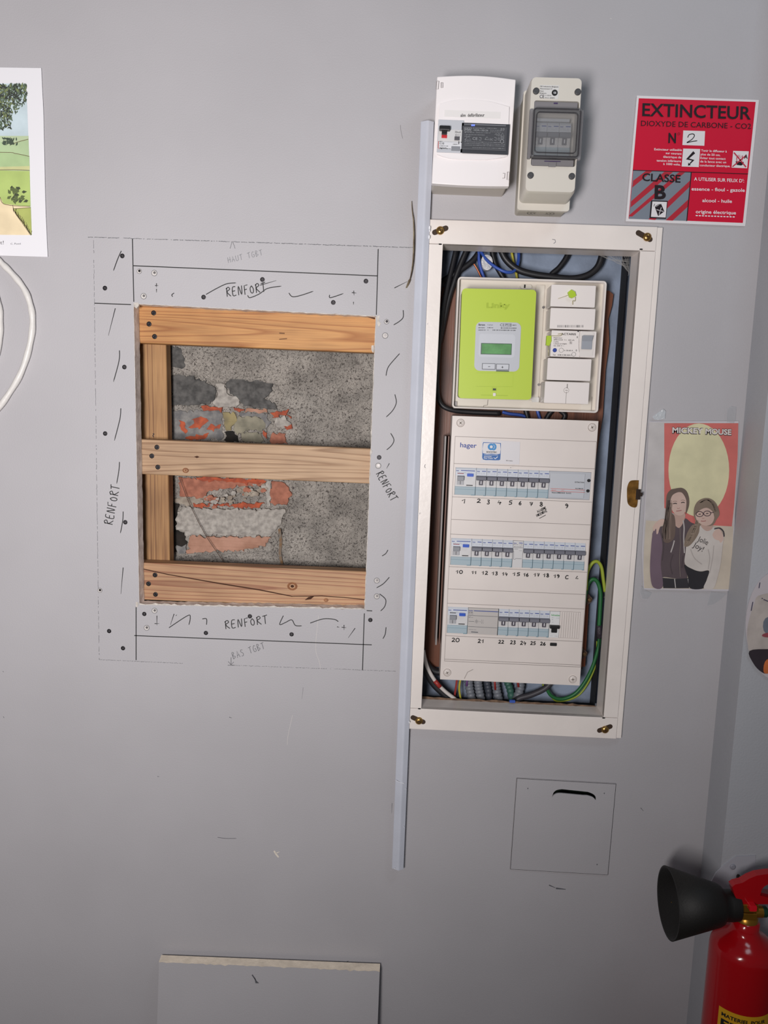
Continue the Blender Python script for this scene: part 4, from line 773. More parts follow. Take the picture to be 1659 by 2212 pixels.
# handwritten numbers
fh = lambda x, y: fb.q(x, y, .0006)
g = G()
for s, k, a, b, cap in (('1', k3, (180, 962), (232, 964), 9), ('2', k3, (342, 955), (382, 957), 8), ('3', k3, (447, 970), (480, 972), 9), ('4', k3, (560, 972), (600, 974), 8), ('5', k3, (678, 975), (716, 977), 8.5), ('6', k3, (785, 978), (812, 980), 8), ('7', k3, (895, 988), (935, 990), 8), ('8', k3, (1003, 992), (1040, 994), 8.5), ('9', k3, (1272, 1012), (1308, 1014), 9),
    ('10', k4, (205, 455), (272, 457), 7), ('11', k4, (362, 460), (412, 462), 6.5), ('12', k4, (463, 465), (524, 467), 7), ('13', k4, (563, 470), (624, 472), 7), ('14', k4, (665, 475), (720, 477), 7), ('15', k4, (770, 478), (846, 480), 7), ('16', k4, (877, 483), (930, 485), 7), ('17', k4, (980, 485), (1040, 487), 7), ('18', k4, (1073, 490), (1135, 492), 7.5), ('19', k4, (1178, 498), (1240, 500), 7), ('C', k4, (1294, 510), (1332, 511), 8), ('L', k4, (1395, 508), (1430, 510), 6.5),
    ('20', k4, (165, 1135), (240, 1137), 8), ('21', k4, (425, 1145), (488, 1147), 7.5), ('22', k4, (630, 1152), (684, 1154), 7), ('23', k4, (747, 1158), (802, 1160), 7.5), ('24', k4, (847, 1164), (905, 1166), 7.5), ('25', k4, (948, 1165), (1000, 1167), 7), ('26', k4, (1046, 1170), (1100, 1172), 7)):
    g = G(); hand(g, s, k(*a), k(*b), cap, .0015, fh, gap=1); g.build('handwritten_number', ink, db)
g = G(); hand(g, 'ALARME', k3(982, 1062), k3(1078, 1020), 5.5, .0009, fh, .8); hand(g, 'INCENDIE', k3(972, 1108), k3(1086, 1050), 5.5, .0009, fh, .8); g.ribbon([fh(*k3(1000, 1122)), fh(*k3(1068, 1086))], .0010); g.build('handwriting', ink, db)
g = G(); g.rr(fb, *fb.rect(k4(1144, 1143), k4(1210, 1178)), 0, .0006, .0015); g.build('ink_blot', ink, db)
dirt = mat('brown grime', (178, 160, 134), .8)
g = G(); g.ribbon([fb.q(*p, .0005) for p in ((1003, 1466), (1010, 1452), (1022, 1446))], .0012); g.build('scuff_mark', mat('scuff ivory', (168, 160, 154), .8), db)
# clear cover edge at the left of the board
g = G(); ua = fb.u0; g.box(fb, ua - .0105, fb.uv(958, 1400)[1], ua - .0075, fb.uv(972, 943)[1], -.062, -.016); g.build('side_strip', mat('grey translucent strip', (150, 144, 142), .25), db, bevel=.0005)
g = G(); g.box(fb, ua - .0045, fb.uv(958, 1400)[1], ua - .0020, fb.uv(972, 943)[1], -.062, -.020); g.build('side_strip', mat('brown strip', (110, 78, 66), .4), db, bevel=.0005)
# ------------------------------------------------------------------ cables in the niche
cb = mat('black cable', (30, 30, 34), .45); cblue = mat('blue wire', (52, 84, 170), .4); cyel = mat('yellow wire', (190, 180, 60), .45); cgr = mat('green wire', (36, 104, 56), .45); cgy = mat('green yellow wire', (150, 166, 50), .45)
cred = mat('red wire', (160, 50, 46), .45); cwh = mat('white cable sheath', (206, 200, 196), .45); ccop = mat('copper', (186, 110, 76), .35, .8); cgrey = mat('grey conduit', (118, 122, 130), .5)
def cable(name, pts, h, r, m, label, group=None, hs=None, parent=None):
    P = [W(x, y, (hs[i] if hs else h)) for i, (x, y) in enumerate(pts)]
    g = G(); g.tube(smooth(P, 6), r, 10)
    return g.build(name, m, parent, label=label, cat=None if parent else 'cable', group=group)
GC = 'cables inside the niche'
cable('black_cable', [(986, 535), (978, 570), (966, 620), (955, 680), (947, 760), (944, 830), (950, 868), (970, 884), (1010, 890), (1080, 893)], -.05, .0042, cb, 'thick black cable running down the left edge behind the meter panel', GC, hs=[-.058, -.055, -.052, -.05, -.05, -.05, -.05, -.05, -.054, -.056])
cable('black_cable', [(1010, 535), (995, 570), (982, 605), (968, 650), (958, 700), (950, 740)], -.060, .0046, cb, 'black cable slanting down behind the top left corner of the meter panel', GC)
cable('black_cable', [(1038, 540), (1022, 562), (1000, 580), (975, 596), (955, 610), (945, 640)], -.064, .0050, cb, 'black cable bending left above the green meter', GC, hs=[-.07, -.068, -.066, -.064, -.07, -.072])
cable('black_cable', [(1078, 530), (1092, 560), (1118, 582), (1150, 592), (1190, 598), (1235, 602), (1270, 594), (1292, 575), (1302, 545)], -.055, .0055, cb, 'thick black cable hanging in a long arc above the meter panel', GC)
cable('black_cable', [(1232, 530), (1224, 555), (1208, 578), (1192, 592), (1180, 612)], -.068, .0046, cb, 'short black cable dropping behind the long arc above the panel', GC)
cable('black_cable', [(1062, 535), (1068, 565), (1080, 588), (1095, 612)], -.068, .0046, cb, 'black cable beside the white connector above the meter', GC)
cable('blue_wire', [(1034, 535), (1050, 560), (1072, 578), (1095, 588), (1112, 584), (1120, 562), (1120, 532)], -.060, .0026, cblue, 'bright blue wire looping above the meter panel', GC, hs=[-.06, -.052, -.046, -.045, -.052, -.064, -.07])
cable('blue_wire', [(1034, 535), (1035, 565), (1040, 585), (1050, 610)], -.066, .0026, cblue, 'blue wire dropping left of the white connector', GC)
cable('yellow_wire', [(1103, 530), (1108, 560), (1114, 585), (1118, 610)], -.078, .0022, cyel, 'yellow wire between two blue wires above the panel', GC)
cable('copper_wire', [(1020, 565), (1030, 580), (1042, 605)], -.075, .0015, ccop, 'bare copper wire end above the meter', GC)
g = G(); g.prism(smooth([W(x, y, -.052) for x, y in ((1040, 560), (1050, 550), (1062, 556), (1064, 572), (1056, 583), (1044, 580))], 3, True), (0, .012, 0)); g.build('wire_connector', mat('crumpled white sleeve', (196, 196, 200), .3, bump=1, bs=200), label='crumpled white plastic sleeve among the blue wires', cat='connector', bevel=.0015)
for i, (pts, m, l) in enumerate((([(1085, 890), (1100, 894), (1125, 897), (1140, 902)], cblue, 'dark blue wire peeping between meter panel and fuse panel'), ([(1160, 884), (1163, 895), (1168, 910)], cblue, 'short upright blue wire under the main breaker'), ([(1195, 885), (1185, 896), (1178, 910)], cb, 'black cable between meter panel and fuse panel'), ([(1210, 887), (1220, 897), (1215, 910)], cb, 'black cable stub at the right between the two panels'), ([(1135, 884), (1138, 896), (1142, 912)], cb, 'black cable stub left of the short upright blue wire'))):
    cable('blue_wire' if m is cblue else 'black_cable', pts, -.065, .0028 if m is cblue else .0042, m, l, GC)
cable('earth_wire', [(1266, 1275), (1268, 1240), (1278, 1218), (1290, 1213), (1299, 1225), (1303, 1250), (1307, 1278)], -.045, .0030, cgy, 'green and yellow earth wire bent over at the right of the fuse panel', GC)
g = G(); L_ = [W(x, y, -.044) for x, y in ((1307, 1278), (1309, 1286), (1306, 1292))]; g.tube(L_, .0022, 8); g.build('wire_lug', steel, label='metal lug on the end of the green and yellow wire', cat='lug')
cable('earth_wire', [(1264, 1300), (1268, 1268), (1278, 1252), (1290, 1256), (1297, 1280), (1296, 1320), (1294, 1352)], -.055, .0036, cgr, 'dark green earth wire looping beside the brown terminals', GC)
cable('earth_wire', [(1295, 1375), (1292, 1400), (1280, 1440), (1262, 1475), (1240, 1500), (1212, 1510), (1190, 1502), (1178, 1480)], -.060, .0032, cgr, 'dark green earth wire curving along the bottom right of the niche', GC)
cable('earth_wire', [(1290, 1385), (1288, 1430), (1270, 1475), (1245, 1505), (1205, 1515), (1188, 1500), (1172, 1478)], -.070, .0018, cgy, 'thin yellow-green wire under the dark green one at bottom right', GC)
g = G(); g.tube([W(1294, 1350, -.056), W(1295, 1378, -.058)], .0048, 12); g.build('wire_joint', mat('dark joint', (64, 58, 66), .5, bump=1), label='dark joint where the green earth wires meet', cat='connector')
tb = empty('earth_terminal', W(1262, 1440, -.075), 'copper earth terminal bar with two brown clamps right of the fuse panel', 'terminal')
g = G(); g.prism([W(x, y, -.062) for x, y in ((1262, 1300), (1272, 1300), (1264, 1440), (1254, 1440))], (0, .006, 0)); g.build('bar', mat('dull copper', (120, 70, 50), .5, .5), tb, bevel=.0006)
for x, y in ((1272, 1296), (1261, 1413)):
    g = G(); g.prism([W(x + a, y + b, -.052) for a, b in ((-9, -10), (-1, -13), (8, -3), (6, 4), (-3, 11), (-8, 12))], (0, .012, 0)); cl = g.build('clamp', mat('brown clamp', (74, 52, 40), .5, bump=.6), tb, bevel=.001)
    g = G(); g.lathe(W(x + 1, y, -.0515), (0, -1, 0), [(0, .0036), (.0015, .0034), (.002, .002)], 14); g.build('clamp_screw', mat('aged brass', (130, 104, 74), .4, .7), cl)
# bottom of the niche
def conduit(pts, h, r, m, label):
    P = smooth([W(x, y, h) for x, y in pts], 16); rad = [r * (1 + .1 * math.sin(i * 1.6)) for i in range(len(P))]; g = G(); g.tube(P, r, 12, rad)
    g.build('corrugated_conduit', m, label=label, cat='conduit', group='corrugated conduits at the bottom of the niche')
for x, s, l in ((1012, 1, 'leftmost grey corrugated conduit under the fuse panel'), (1032, 1, 'grey corrugated conduit second from the left under the fuse panel'), (1070, 1, 'grey corrugated conduit in the middle under the fuse panel'), (1122, -1, 'grey corrugated conduit right of the middle under the fuse panel')): conduit([(x, 1462), (x + 2, 1485), (x + 8 * s, 1515), (x + 10 * s, 1540)], -.066, .0075, cgrey, l)
conduit([(1092, 1465), (1102, 1490), (1108, 1530)], -.072, .0065, mat('green conduit', (58, 100, 88), .5), 'dark green corrugated conduit under the fuse panel')
conduit([(1050, 1465), (1055, 1490), (1058, 1530)], -.074, .0060, mat('dark conduit', (70, 74, 84), .5), 'dark grey corrugated conduit behind the middle one')
cable('black_cable', [(1200, 1460), (1180, 1485), (1150, 1500), (1118, 1510), (1100, 1528)], -.056, .0052, mat('dark grey cable', (62, 60, 66), .5), 'dark grey cable sweeping left under the fuse panel', GC)
cable('black_cable', [(912, 1400), (918, 1440), (935, 1475), (962, 1502), (990, 1530)], -.050, .0062, cb, 'thick black cable curving across the bottom left corner', GC)
cable('black_cable', [(908, 1405), (920, 1432), (938, 1450), (960, 1452)], -.058, .0062, cb, 'black cable passing behind the lower left corner of the fuse panel', GC)
w_c = cable('white_cable', [(914, 1405), (922, 1438), (938, 1468), (960, 1492), (985, 1512), (1000, 1530)], -.044, .0034, cwh, 'white cable with red tape at the bottom left of the niche', GC)
cable('red_tape', [(939, 1470), (951, 1484)], -.0438, .0040, cred, None, parent=w_c)
for pts, m, l in (([(988, 1462), (984, 1490), (978, 1530)], cred, 'red wire at the left under the fuse panel'), ([(996, 1462), (992, 1490), (1000, 1530)], cyel, 'yellow wire beside the red wire under the fuse panel'), ([(1068, 1462), (1070, 1490)], cred, 'red wire entering the middle conduit'), ([(1117, 1462), (1120, 1484)], cred, 'red wire entering the right conduit'), ([(1010, 1462), (1008, 1482)], mat('violet wire', (110, 70, 130), .5), 'violet wire above the leftmost conduit')):
    cable('wire', pts, -.057, .0018, m, l, GC)
g = G(); g.rr(ci, *ci.rect((1101, 1513), (1113, 1519), -.04), -.045, -.041, .001); g.build('blue_clip', cblue, label='small blue plastic clip lying on the bottom ledge', cat='clip')
g = G(); P = [ci.p(ci.u0 + .002 + i * (ci.u1 - ci.u0 - .004) / 30, ci.v0 + .001 + .003 * rng.random(), -.051) for i in range(31)]; g.add(P + [p - Vector((0, 0, .003)) + Vector((0, -.004, 0)) for p in P], [[i, i + 1, i + 32, i + 31] for i in range(30)]); g.build('dust_ridge', mat('dusty wood edge', (120, 96, 78), .95, var=.2, vs=80), cf)
cw = mat('cobweb', (170, 168, 166), .9, alpha=.35); g = G(); rdw = random.Random(11)
for i in range(16):
    a = W(1290 + i * 4.5, 548 + rdw.uniform(0, 4), -.045); b = W(1358 + rdw.uniform(-3, 2), 560 + i * 2.4, -.046); mid = (a + b) / 2 + Vector((rdw.uniform(-.003, .003), 0, -.002 - rdw.random() * .006)); g.ribbon(smooth([a, mid, b], 5), .0009)
g.build('cobweb', cw, label='dusty cobweb in the top right corner of the niche', cat='cobweb', kind='stuff')
# ------------------------------------------------------------------ moulding strip
TW = .0245
ft = Fr((910, 258), (937, 262), (846, 1880), (872, 1881), .02, 0)
g = G(); pr_ = [(0, -.0072), (0, -.0066), (.04, -.0058), (.42, -.0012), (.5, -.0004), (.56, 0), (.64, -.0006), (1, -.0052), (1, -.0072)]
a = [ft.p(ft.u0 + p[0] * (ft.u1 - ft.u0) * (1 if p[0] > .01 else 1), ft.v0, p[1]) for p in pr_]; b = [ft.p(ft.u0 + p[0] * (ft.u1 - ft.u0), ft.v1, p[1]) for p in pr_]; n = len(pr_)
g.add(a + b, [[i, i + n, (i + 1) % n + n, (i + 1) % n] for i in range(n)] + [list(range(n)), [i + n for i in range(n)][::-1]])
strip = g.build('moulding_strip', mat('pale blue grey gloss paint', (204, 207, 218), .4, var=.02, vs=12, bump=.1), label='long pale blue-grey vertical moulding strip beside the niche frame', cat='moulding')
g = G()
for x, y, r in ((928, 492, .003), (928, 498, .002), (927, 512, .003), (922, 700, .001), (884, 1560, .002), (876, 1704, .001), (872, 1786, .001), (853, 1876, .0012), (905, 1110, .0012)):
    P = ft.q(x, y, .0002); g.add([P + Vector((r * .45 * math.cos(t), 0, r * math.sin(t))) for t in [2 * math.pi * i / 8 for i in range(8)]], [list(range(8))])
g.ribbon([ft.q(855, 1686, .0004), ft.q(864, 1690, .0004), ft.q(874, 1693, .0004)], .0008); g.build('paint_chip', mat('white chip', (240, 240, 244), .6), strip)
ps = G(); P = [W(x, y, h) for x, y, h in ((889.5, 434, .004), (891, 455, .006), (894, 480, .009), (894.5, 520, .011), (893, 560, .010), (889, 590, .008), (884, 608, .006), (878, 622, .002))]; P = smooth(P, 5)
for i, p in enumerate(P): pass
n = len(P); wv = [.0006 + .0010 * math.sin(math.pi * min(1, i / n * 1.05)) + (.0012 if i > n * .8 else 0) for i in range(n)]
vs = []
for i, p in enumerate(P): vs += [p + Vector((-wv[i], .003, 0)), p + Vector((0, -.001, 0)), p + Vector((wv[i] * .8, .004, 0))]
fs = []
for i in range(n - 1): fs += [[3 * i, 3 * i + 1, 3 * i + 4, 3 * i + 3], [3 * i + 1, 3 * i + 2, 3 * i + 5, 3 * i + 4]]
ps.add(vs, fs); ps.build('torn_sliver', mat('torn cream paper', (180, 166, 134), .7, c2=(104, 82, 60), vs=60), label='thin torn cream and brown sliver sticking out beside the moulding strip', cat='sliver')
# ------------------------------------------------------------------ small consumer unit at the top
k2 = cc(900, 140, 4.1475)
fd = Fr((943, 163), (1115, 170), (934, 394), (1100, 402), .072)
cu = empty('consumer_unit', fd.p(0, fd.v0, -.072), 'white wall box with a black-toggle breaker and dark grey power supply', 'electrical box')
bw = mat('clean white plastic', (244, 238, 238), .38)
g = G(); g.rr(fd, fd.u0 + .001, fd.v0 + .002, fd.u1 - .001, fd.v1 - .002, -.072, -.010, .004); g.build('back_box', mat('box side cream', (206, 198, 188), .5), cu, bevel=.001)
uu = [fd.u0 + (fd.u1 - fd.u0) * i / 12 for i in range(13)]; arch = [math.sin(math.pi * i / 12) for i in range(13)]
top = [fd.p(u, fd.v1 + .0022 * a, -.0035 + .0035 * a) for u, a in zip(uu, arch)]; bot = [fd.p(u, fd.v0 - .0022 * a, -.0035 + .0035 * a) for u, a in zip(uu, arch)]
g = G(); V_ = top + bot + [p + Vector((0, .012, 0)) for p in top] + [p + Vector((0, .012, 0)) for p in bot]
fs = []
for i in range(12): fs += [[13 + i, 14 + i, i + 1, i], [i, i + 1, 27 + i, 26 + i], [14 + i, 13 + i, 39 + i, 40 + i]]
fs += [[0, 26, 39, 13], [12, 25, 51, 38]]
g.add(V_, fs, False); g.build('front_cover', bw, cu, bevel=.0012)
g = G(); a = smooth([fd.q(*k2(*p), .0012) for p in ((205, 352), (330, 318), (470, 311), (650, 328), (830, 378))], 5); b = smooth([fd.q(*k2(*p), .0012) for p in ((812, 820), (650, 848), (480, 850), (300, 838), (180, 800))], 5)
g.prism(a + b, (0, .003, 0)); g.build('raised_field', bw, cu, bevel=.0015, seg=3)
fz = lambda x, y: fd.q(x, y, .0022)
g = G(); g.box(fd, *fd.rect(k2(250, 405), k2(750, 485), .001), .001, .0016); g.build('label_strip', mat('label strip', (236, 232, 230), .3), cu)
text('alim  defibrillateur', k2(393, 466), k2(608, 463), 7.2, 0, mat('dark print b', (0, 0, 0)), cu, fn=fz, bold=.012)
g = G()
for l in (((218, 160), (234, 160), (233, 205), (218, 205), (218, 160)), ((185, 145), (198, 145), (192, 218), (172, 218), (178, 145)), ((772, 972), (790, 972), (786, 1016), (768, 1016)), ((812, 960), (832, 962), (826, 1033), (808, 1030), (812, 960))): g.ribbon([fd.q(*k2(*p), .0006) for p in l], .0006)
g.build('clip_outline', mat('clip line', (150, 140, 138), .6), cu)
db1 = empty('circuit_breaker', fd.q(*k2(290, 785), .001), 'light grey breaker with black toggle inside the white wall box', 'circuit breaker')
def bx2(par, a, b, w0, w1, m, name, bv=.0003): g = G(); g.box(fd, *fd.rect(k2(*a), k2(*b), w1), w0, w1); return g.build(name, m, par, bevel=bv)
bx2(db1, (195, 490), (408, 790), .0015, .0035, mat('legrand body', (196, 198, 204), .4), 'body'); bx2(db1, (197, 575), (402, 690), .003, .0048, white_b, 'face')
bx2(db1, (197, 690), (400, 755), .003, .0040, mat('pale face', (220, 220, 224), .4), 'label_face')
bx2(db1, (205, 540), (302, 585), .004, .012, blk, 'toggle', .0012); bx2(db1, (226, 585), (270, 625), .004, .008, blk, 'toggle', .0006); bx2(db1, (224, 626), (272, 656), .004, .0058, mat('red indicator', (200, 44, 52), .4), 'red_indicator'); bx2(db1, (340, 640), (384, 676), .004, .0062, mat('grey test', (90, 88, 92), .4), 'test_button'); bx2(db1, (312, 728), (388, 770), .0035, .0052, mat('mid grey', (140, 142, 148), .4), 'terminal')
fz = lambda x, y: fd.q(x, y, .0054)
g = G(); text('30mA', k2(342, 610), k2(396, 612), 4.4, 0, None, None, g=g, fn=fz); text('C10', k2(206, 712), k2(244, 714), 4.6, 0, None, None, g=g, fn=fz); text('legrand', k2(206, 750), k2(262, 752), 3, 0, None, None, bold=.03, g=g, fn=fz)
for i, (a, b) in enumerate((((206, 685), (230, 685)), ((206, 727), (280, 729)), ((265, 751), (302, 752)), ((325, 712), (368, 713)))): dashes(g, k2(*a), k2(*b), .0009, fz, i)
g.ribbon([fz(*k2(378, 685)), fz(*k2(377, 712))], .001); g.ribbon([fz(*k2(*p)) for p in ((348, 622), (362, 622), (362, 636), (348, 636), (348, 622))], .0005); g.ribbon([fz(*k2(*p)) for p in ((372, 622), (392, 623), (391, 636), (371, 635), (372, 622))], .0003)
g.build('lettering', mat('dark print b', (0, 0, 0)), db1)
g = G(); g.ribbon([fz(*k2(*p)) for p in ((196, 685), (193, 745), (203, 750))], .0008); g.build('red_line', mat('orange red print', (0, 0, 0)), db1)
pu = empty('power_supply', fd.q(*k2(610, 800), .001), 'dark grey DIN power supply with two blue lights in the white wall box', 'power supply')
bx2(pu, (405, 517), (818, 805), .001, .0035, mat('dark grey plastic', (58, 60, 66), .4), 'body'); bx2(pu, (412, 545), (800, 765), .003, .0042, mat('dark face', (72, 73, 78), .45), 'face')
g = G(); g.box(fd, *fd.rect(k2(425, 538), k2(800, 543), .004), .003, .005); g.box(fd, *fd.rect(k2(405, 755), k2(800, 768), .004), .003, .005); g.build('rib', mat('grey rib', (120, 122, 128), .4), pu)
fz = lambda x, y: fd.q(x, y, .0052)
g = G(); text('MW', k2(432, 590), k2(490, 592), 5.5, 0, None, None, bold=.03, g=g, fn=fz); g.ribbon([fz(*k2(*p)) for p in ((428, 562), (494, 564), (494, 597), (428, 595), (428, 562))], .0005); text('HDR-150-24', k2(512, 592), k2(640, 597), 4, 0, None, None, bold=.02, g=g, fn=fz)
text('CE', k2(500, 672), k2(545, 674), 6, 0, None, None, bold=.01, g=g, fn=fz); text('EAC', k2(655, 678), k2(685, 679), 5, 0, None, None, g=g, fn=fz)
for i, (a, b) in enumerate((((505, 567), (610, 570)), ((630, 567), (720, 572)), ((430, 605), (520, 607)), ((530, 607), (660, 611)), ((430, 625), (610, 630)), ((430, 640), (490, 641)), ((430, 688), (790, 700)), ((430, 703), (790, 716)), ((430, 718), (790, 730)), ((500, 742), (790, 750)), ((660, 585), (780, 590)), ((660, 600), (760, 603)))): dashes(g, k2(*a), k2(*b), .0009, fz, i)
for l in (((430, 675), (460, 640), (490, 675), (430, 675)), ((755, 570), (765, 570), (765, 582), (755, 582), (755, 570)), ((775, 570), (785, 570), (785, 584), (775, 584), (775, 570)), ((560, 650), (580, 655), (575, 678), (556, 672)), ((610, 670), (630, 645), (650, 672), (610, 670)), ((696, 650), (715, 655), (712, 680), (695, 672)), ((730, 655), (745, 656), (744, 675), (729, 674), (730, 655)), ((700, 625), (715, 615), (716, 635)), ((728, 618), (745, 618), (744, 637), (728, 636), (728, 618)), ((752, 640), (770, 610), (785, 640), (752, 640)), ((755, 648), (783, 650), (783, 662), (755, 660), (755, 648))): g.ribbon([fz(*k2(*p)) for p in l], .0006)
P = fz(*k2(765, 686)); g.ribbon([P + Vector((.0026 * math.cos(t), 0, .0026 * math.sin(t))) for t in [2 * math.pi * i / 14 for i in range(15)]], .0008)
g.build('lettering', mat('psu print', (146, 148, 152), .6), pu)
g = G(); disc(g, fz(*k2(497, 541)), .0012, 10); disc(g, fz(*k2(514, 541)), .0012, 10); g.build('indicator_light', mat('blue led', (90, 110, 255), .5, emit=2.0), pu)
# ------------------------------------------------------------------ waterproof breaker enclosure
fg = Fr((1149, 167), (1257, 169), (1135, 412), (1241, 416), .100)
en = empty('breaker_enclosure', fg.p(0, fg.v0, -.1), 'beige waterproof wall enclosure with smoked flap over three breakers', 'electrical box')
be = mat('beige grey plastic', (214, 208, 198), .42); be2 = mat('beige plastic base', (190, 184, 170), .5)
g = G(); g.rr(fg, fg.u0 - .002, fg.v0 - .012, fg.u1 + .002, fg.v1 + .001, -.1, -.055, .004); g.build('base', be2, en, bevel=.001)
g = G(); g.rr(fg, fg.u0 - .004, fg.v0 - .014, fg.u1 + .004, fg.v1 + .002, -.062, -.054, .004); g.build('base_rim', be, en, bevel=.001)
vtop, vbot = fg.v1, fg.v0; r1 = fg.rect(k2(1055, 318), k2(1442, 392)); r2 = fg.rect(k2(1018, 850), k2(1405, 915))
wv1, wv0 = r1[3], r2[1]; wu0, wu1 = fg.uv(*k2(1040, 600))[0], fg.uv(*k2(1440, 600))[0]
# front body with a window opening: profile with soft shoulders
def shell(g, ua, ub, va, vb_, w0, w1, r=.006):
    g.rr(fg, ua, va, ub, vb_, w0, w1, r, 5)
g = G(); lp_ = []
def rloop(f, u0, v0, u1, v1, r, w_):
    out = []
    for cx, cy, a in ((u1 - r, v1 - r, 0), (u0 + r, v1 - r, 90), (u0 + r, v0 + r, 180), (u1 - r, v0 + r, 270)):
        for k in range(5): th = math.radians(a + 22.5 * k); out.append(f.p(cx + r * math.cos(th), cy + r * math.sin(th), w_))
    return out
o0 = rloop(fg, fg.u0, fg.v0, fg.u1, fg.v1, .006, 0); o1 = rloop(fg, fg.u0 - .0015, fg.v0 - .003, fg.u1 + .0015, fg.v1 + .0008, .007, -.006); o2 = rloop(fg, fg.u0 - .002, fg.v0 - .004, fg.u1 + .002, fg.v1 + .001, .007, -.055)
wh = rloop(fg, wu0, wv0, wu1, wv1, .003, 0); g.tess([o0, wh]); n = len(o0)
g.add(o0 + o1 + o2, [[i, i + n, (i + 1) % n + n, (i + 1) % n] for i in range(n)] + [[i + n, i + 2 * n, (i + 1) % n + 2 * n, (i + 1) % n + n] for i in range(n)], True); reveal(wh, .03, g)
g.tess([[p + Vector((0, .03, 0)) for p in wh]]); g.build('front_cover', be, en)
for x, y in ((1158, 197), (1248, 199), (1146, 379), (1235, 381)): g = G(); g.lathe(fg.q(x, y, 0), (0, -1, 0), [(-.001, .0048), (.0012, .0046), (.0018, .0036), (.0014, .001)], 18); g.build('screw_cap', mat('dark grey cap', (70, 70, 72), .5), en)
gb = .0
for i in range(3):
    a = k2(1068 + i * 103, 480); f_ = fg; u_, v_ = fg.uv(*k2(1065, 512), -.012); 
    breaker(fg, u_ + i * .0175, v_, .0175, .050, -.028, -.014, 'circuit_breaker', ('leftmost', 'middle', 'rightmost')[i] + ' of the three breakers behind the smoked flap', 'breakers behind the smoked flap')
g = G(); g.box(fg, *fg.rect(k2(1075, 478), k2(1370, 512), -.013), -.028, -.013); g.build('blank_insert', mat('pale insert', (200, 202, 206), .5), en)
smk = mat('smoked clear plastic', (140, 140, 142), .08, alpha=.30); smk2 = mat('smoked thick edge', (70, 68, 72), .12, alpha=.75); smk3 = mat('smoked flange', (150, 147, 150), .15, alpha=.7)
fl = G(); r_ = fg.rect(k2(1055, 325), k2(1442, 395), .001); fl.box(fg, *r_, -.004, .0005); fl.build('flap_hinge', smk3, en, bevel=.0006); fl = G(); rB = fg.rect(k2(1030, 840), k2(1405, 910), .001); fl.box(fg, *rB, -.004, .0005); flap = fl.build('flap_sill', smk3, en, bevel=.0006)
wr = fg.rect(k2(1018, 388), k2(1470, 848), .008)
g = G(); g.rr(fg, wr[0] + .003, wr[1], wr[2] - .003, wr[3], .011, .013, .005); g.build('flap_pane', smk, en, bevel=.0006)
g = G(); rim(g, fg, wr[0] + .004, wr[1] + .0005, wr[2] - .004, wr[3] - .0005, .0005, .0135, .005, .0024); rim(g, fg, wr[0] + .0085, wr[1] + .006, wr[2] - .0085, wr[3] - .006, .0105, .0145, .005, .0012); g.build('flap_edge', smk2, en)
for a, b in ((wr[0], wr[0] + .0045), (wr[2] - .0045, wr[2])): g = G(); g.box(fg, a, wr[1], b, wr[3], .0, .007); g.build('flap_grip', smk3, en, bevel=.001)
g = G(); g.rr(fg, *fg.rect(k2(1182, 872), k2(1248, 915), .002), -.001, .003, .001); g.build('flap_latch', smk3, en)
g = G(); g.box(fg, *fg.rect(k2(1230, 336), k2(1265, 348), .002), 0, .001); g.box(fg, *fg.rect(k2(1145, 858), k2(1290, 868), .002), 0, .0014); g.build('flap_mark', mat('violet mark', (60, 40, 90), .5), en)
g = G(); g.prism([fg.q(*k2(*p), .0006) for p in ((1105, 180), (1278, 186), (1268, 308), (1100, 300))], (0, .0005, 0)); sl = g.build('maker_label', mat('label paper', (216, 214, 212), .5), en)
fz = lambda x, y: fg.q(x, y, .0010)
g = G()
for s, a, b, c_ in (('GE Industrie Belgium', (1105, 198), (1270, 203), 2.8), ('Nieuwevaart 51', (1105, 218), (1215, 221), 2.7), ('Gent', (1104, 239), (1138, 240), 2.7), ('Belgium', (1102, 258), (1162, 260), 2.7), ('CE', (1102, 298), (1142, 299), 7.5), ('11-2010', (1150, 278), (1205, 280), 2.4), ('Art.nr. 600875', (1148, 299), (1236, 302), 2.5)): text(s, k2(*a), k2(*b), c_, 0, None, None, bold=.01, g=g, fn=fz)
disc(g, fz(*k2(1237, 250)), .0043); g.build('lettering', ink, sl)
text('GE', k2(1226, 257), k2(1250, 258), 4, 0, wt, sl, fn=lambda x, y: fg.q(x, y, .0014), bold=.02)
g = G(); P = Vector((fg.p(0, 0).x, -.03, fg.p(0, fg.v0 - .0142, 0).z - .0003))
P = fg.p((fg.u0 + fg.u1) / 2 - .0, fg.v0 - .0122, -.078)
for r0 in (.008, .012, .016): g.ribbon([P + Vector((r0 * 1.3 * math.cos(t), r0 * .8 * math.sin(t), -.0006)) for t in [math.pi * .75 + math.pi * .5 * i / 8 for i in range(9)]], .001, Vector((0, 0, -1))); g.ribbon([P + Vector((r0 * 1.3 * math.cos(t), r0 * .8 * math.sin(t), -.0006)) for t in [-math.pi * .25 + math.pi * .5 * i / 8 for i in range(9)]], .001, Vector((0, 0, -1)))
g.build('knockout', mat('knockout line', (110, 106, 98), .6), en)
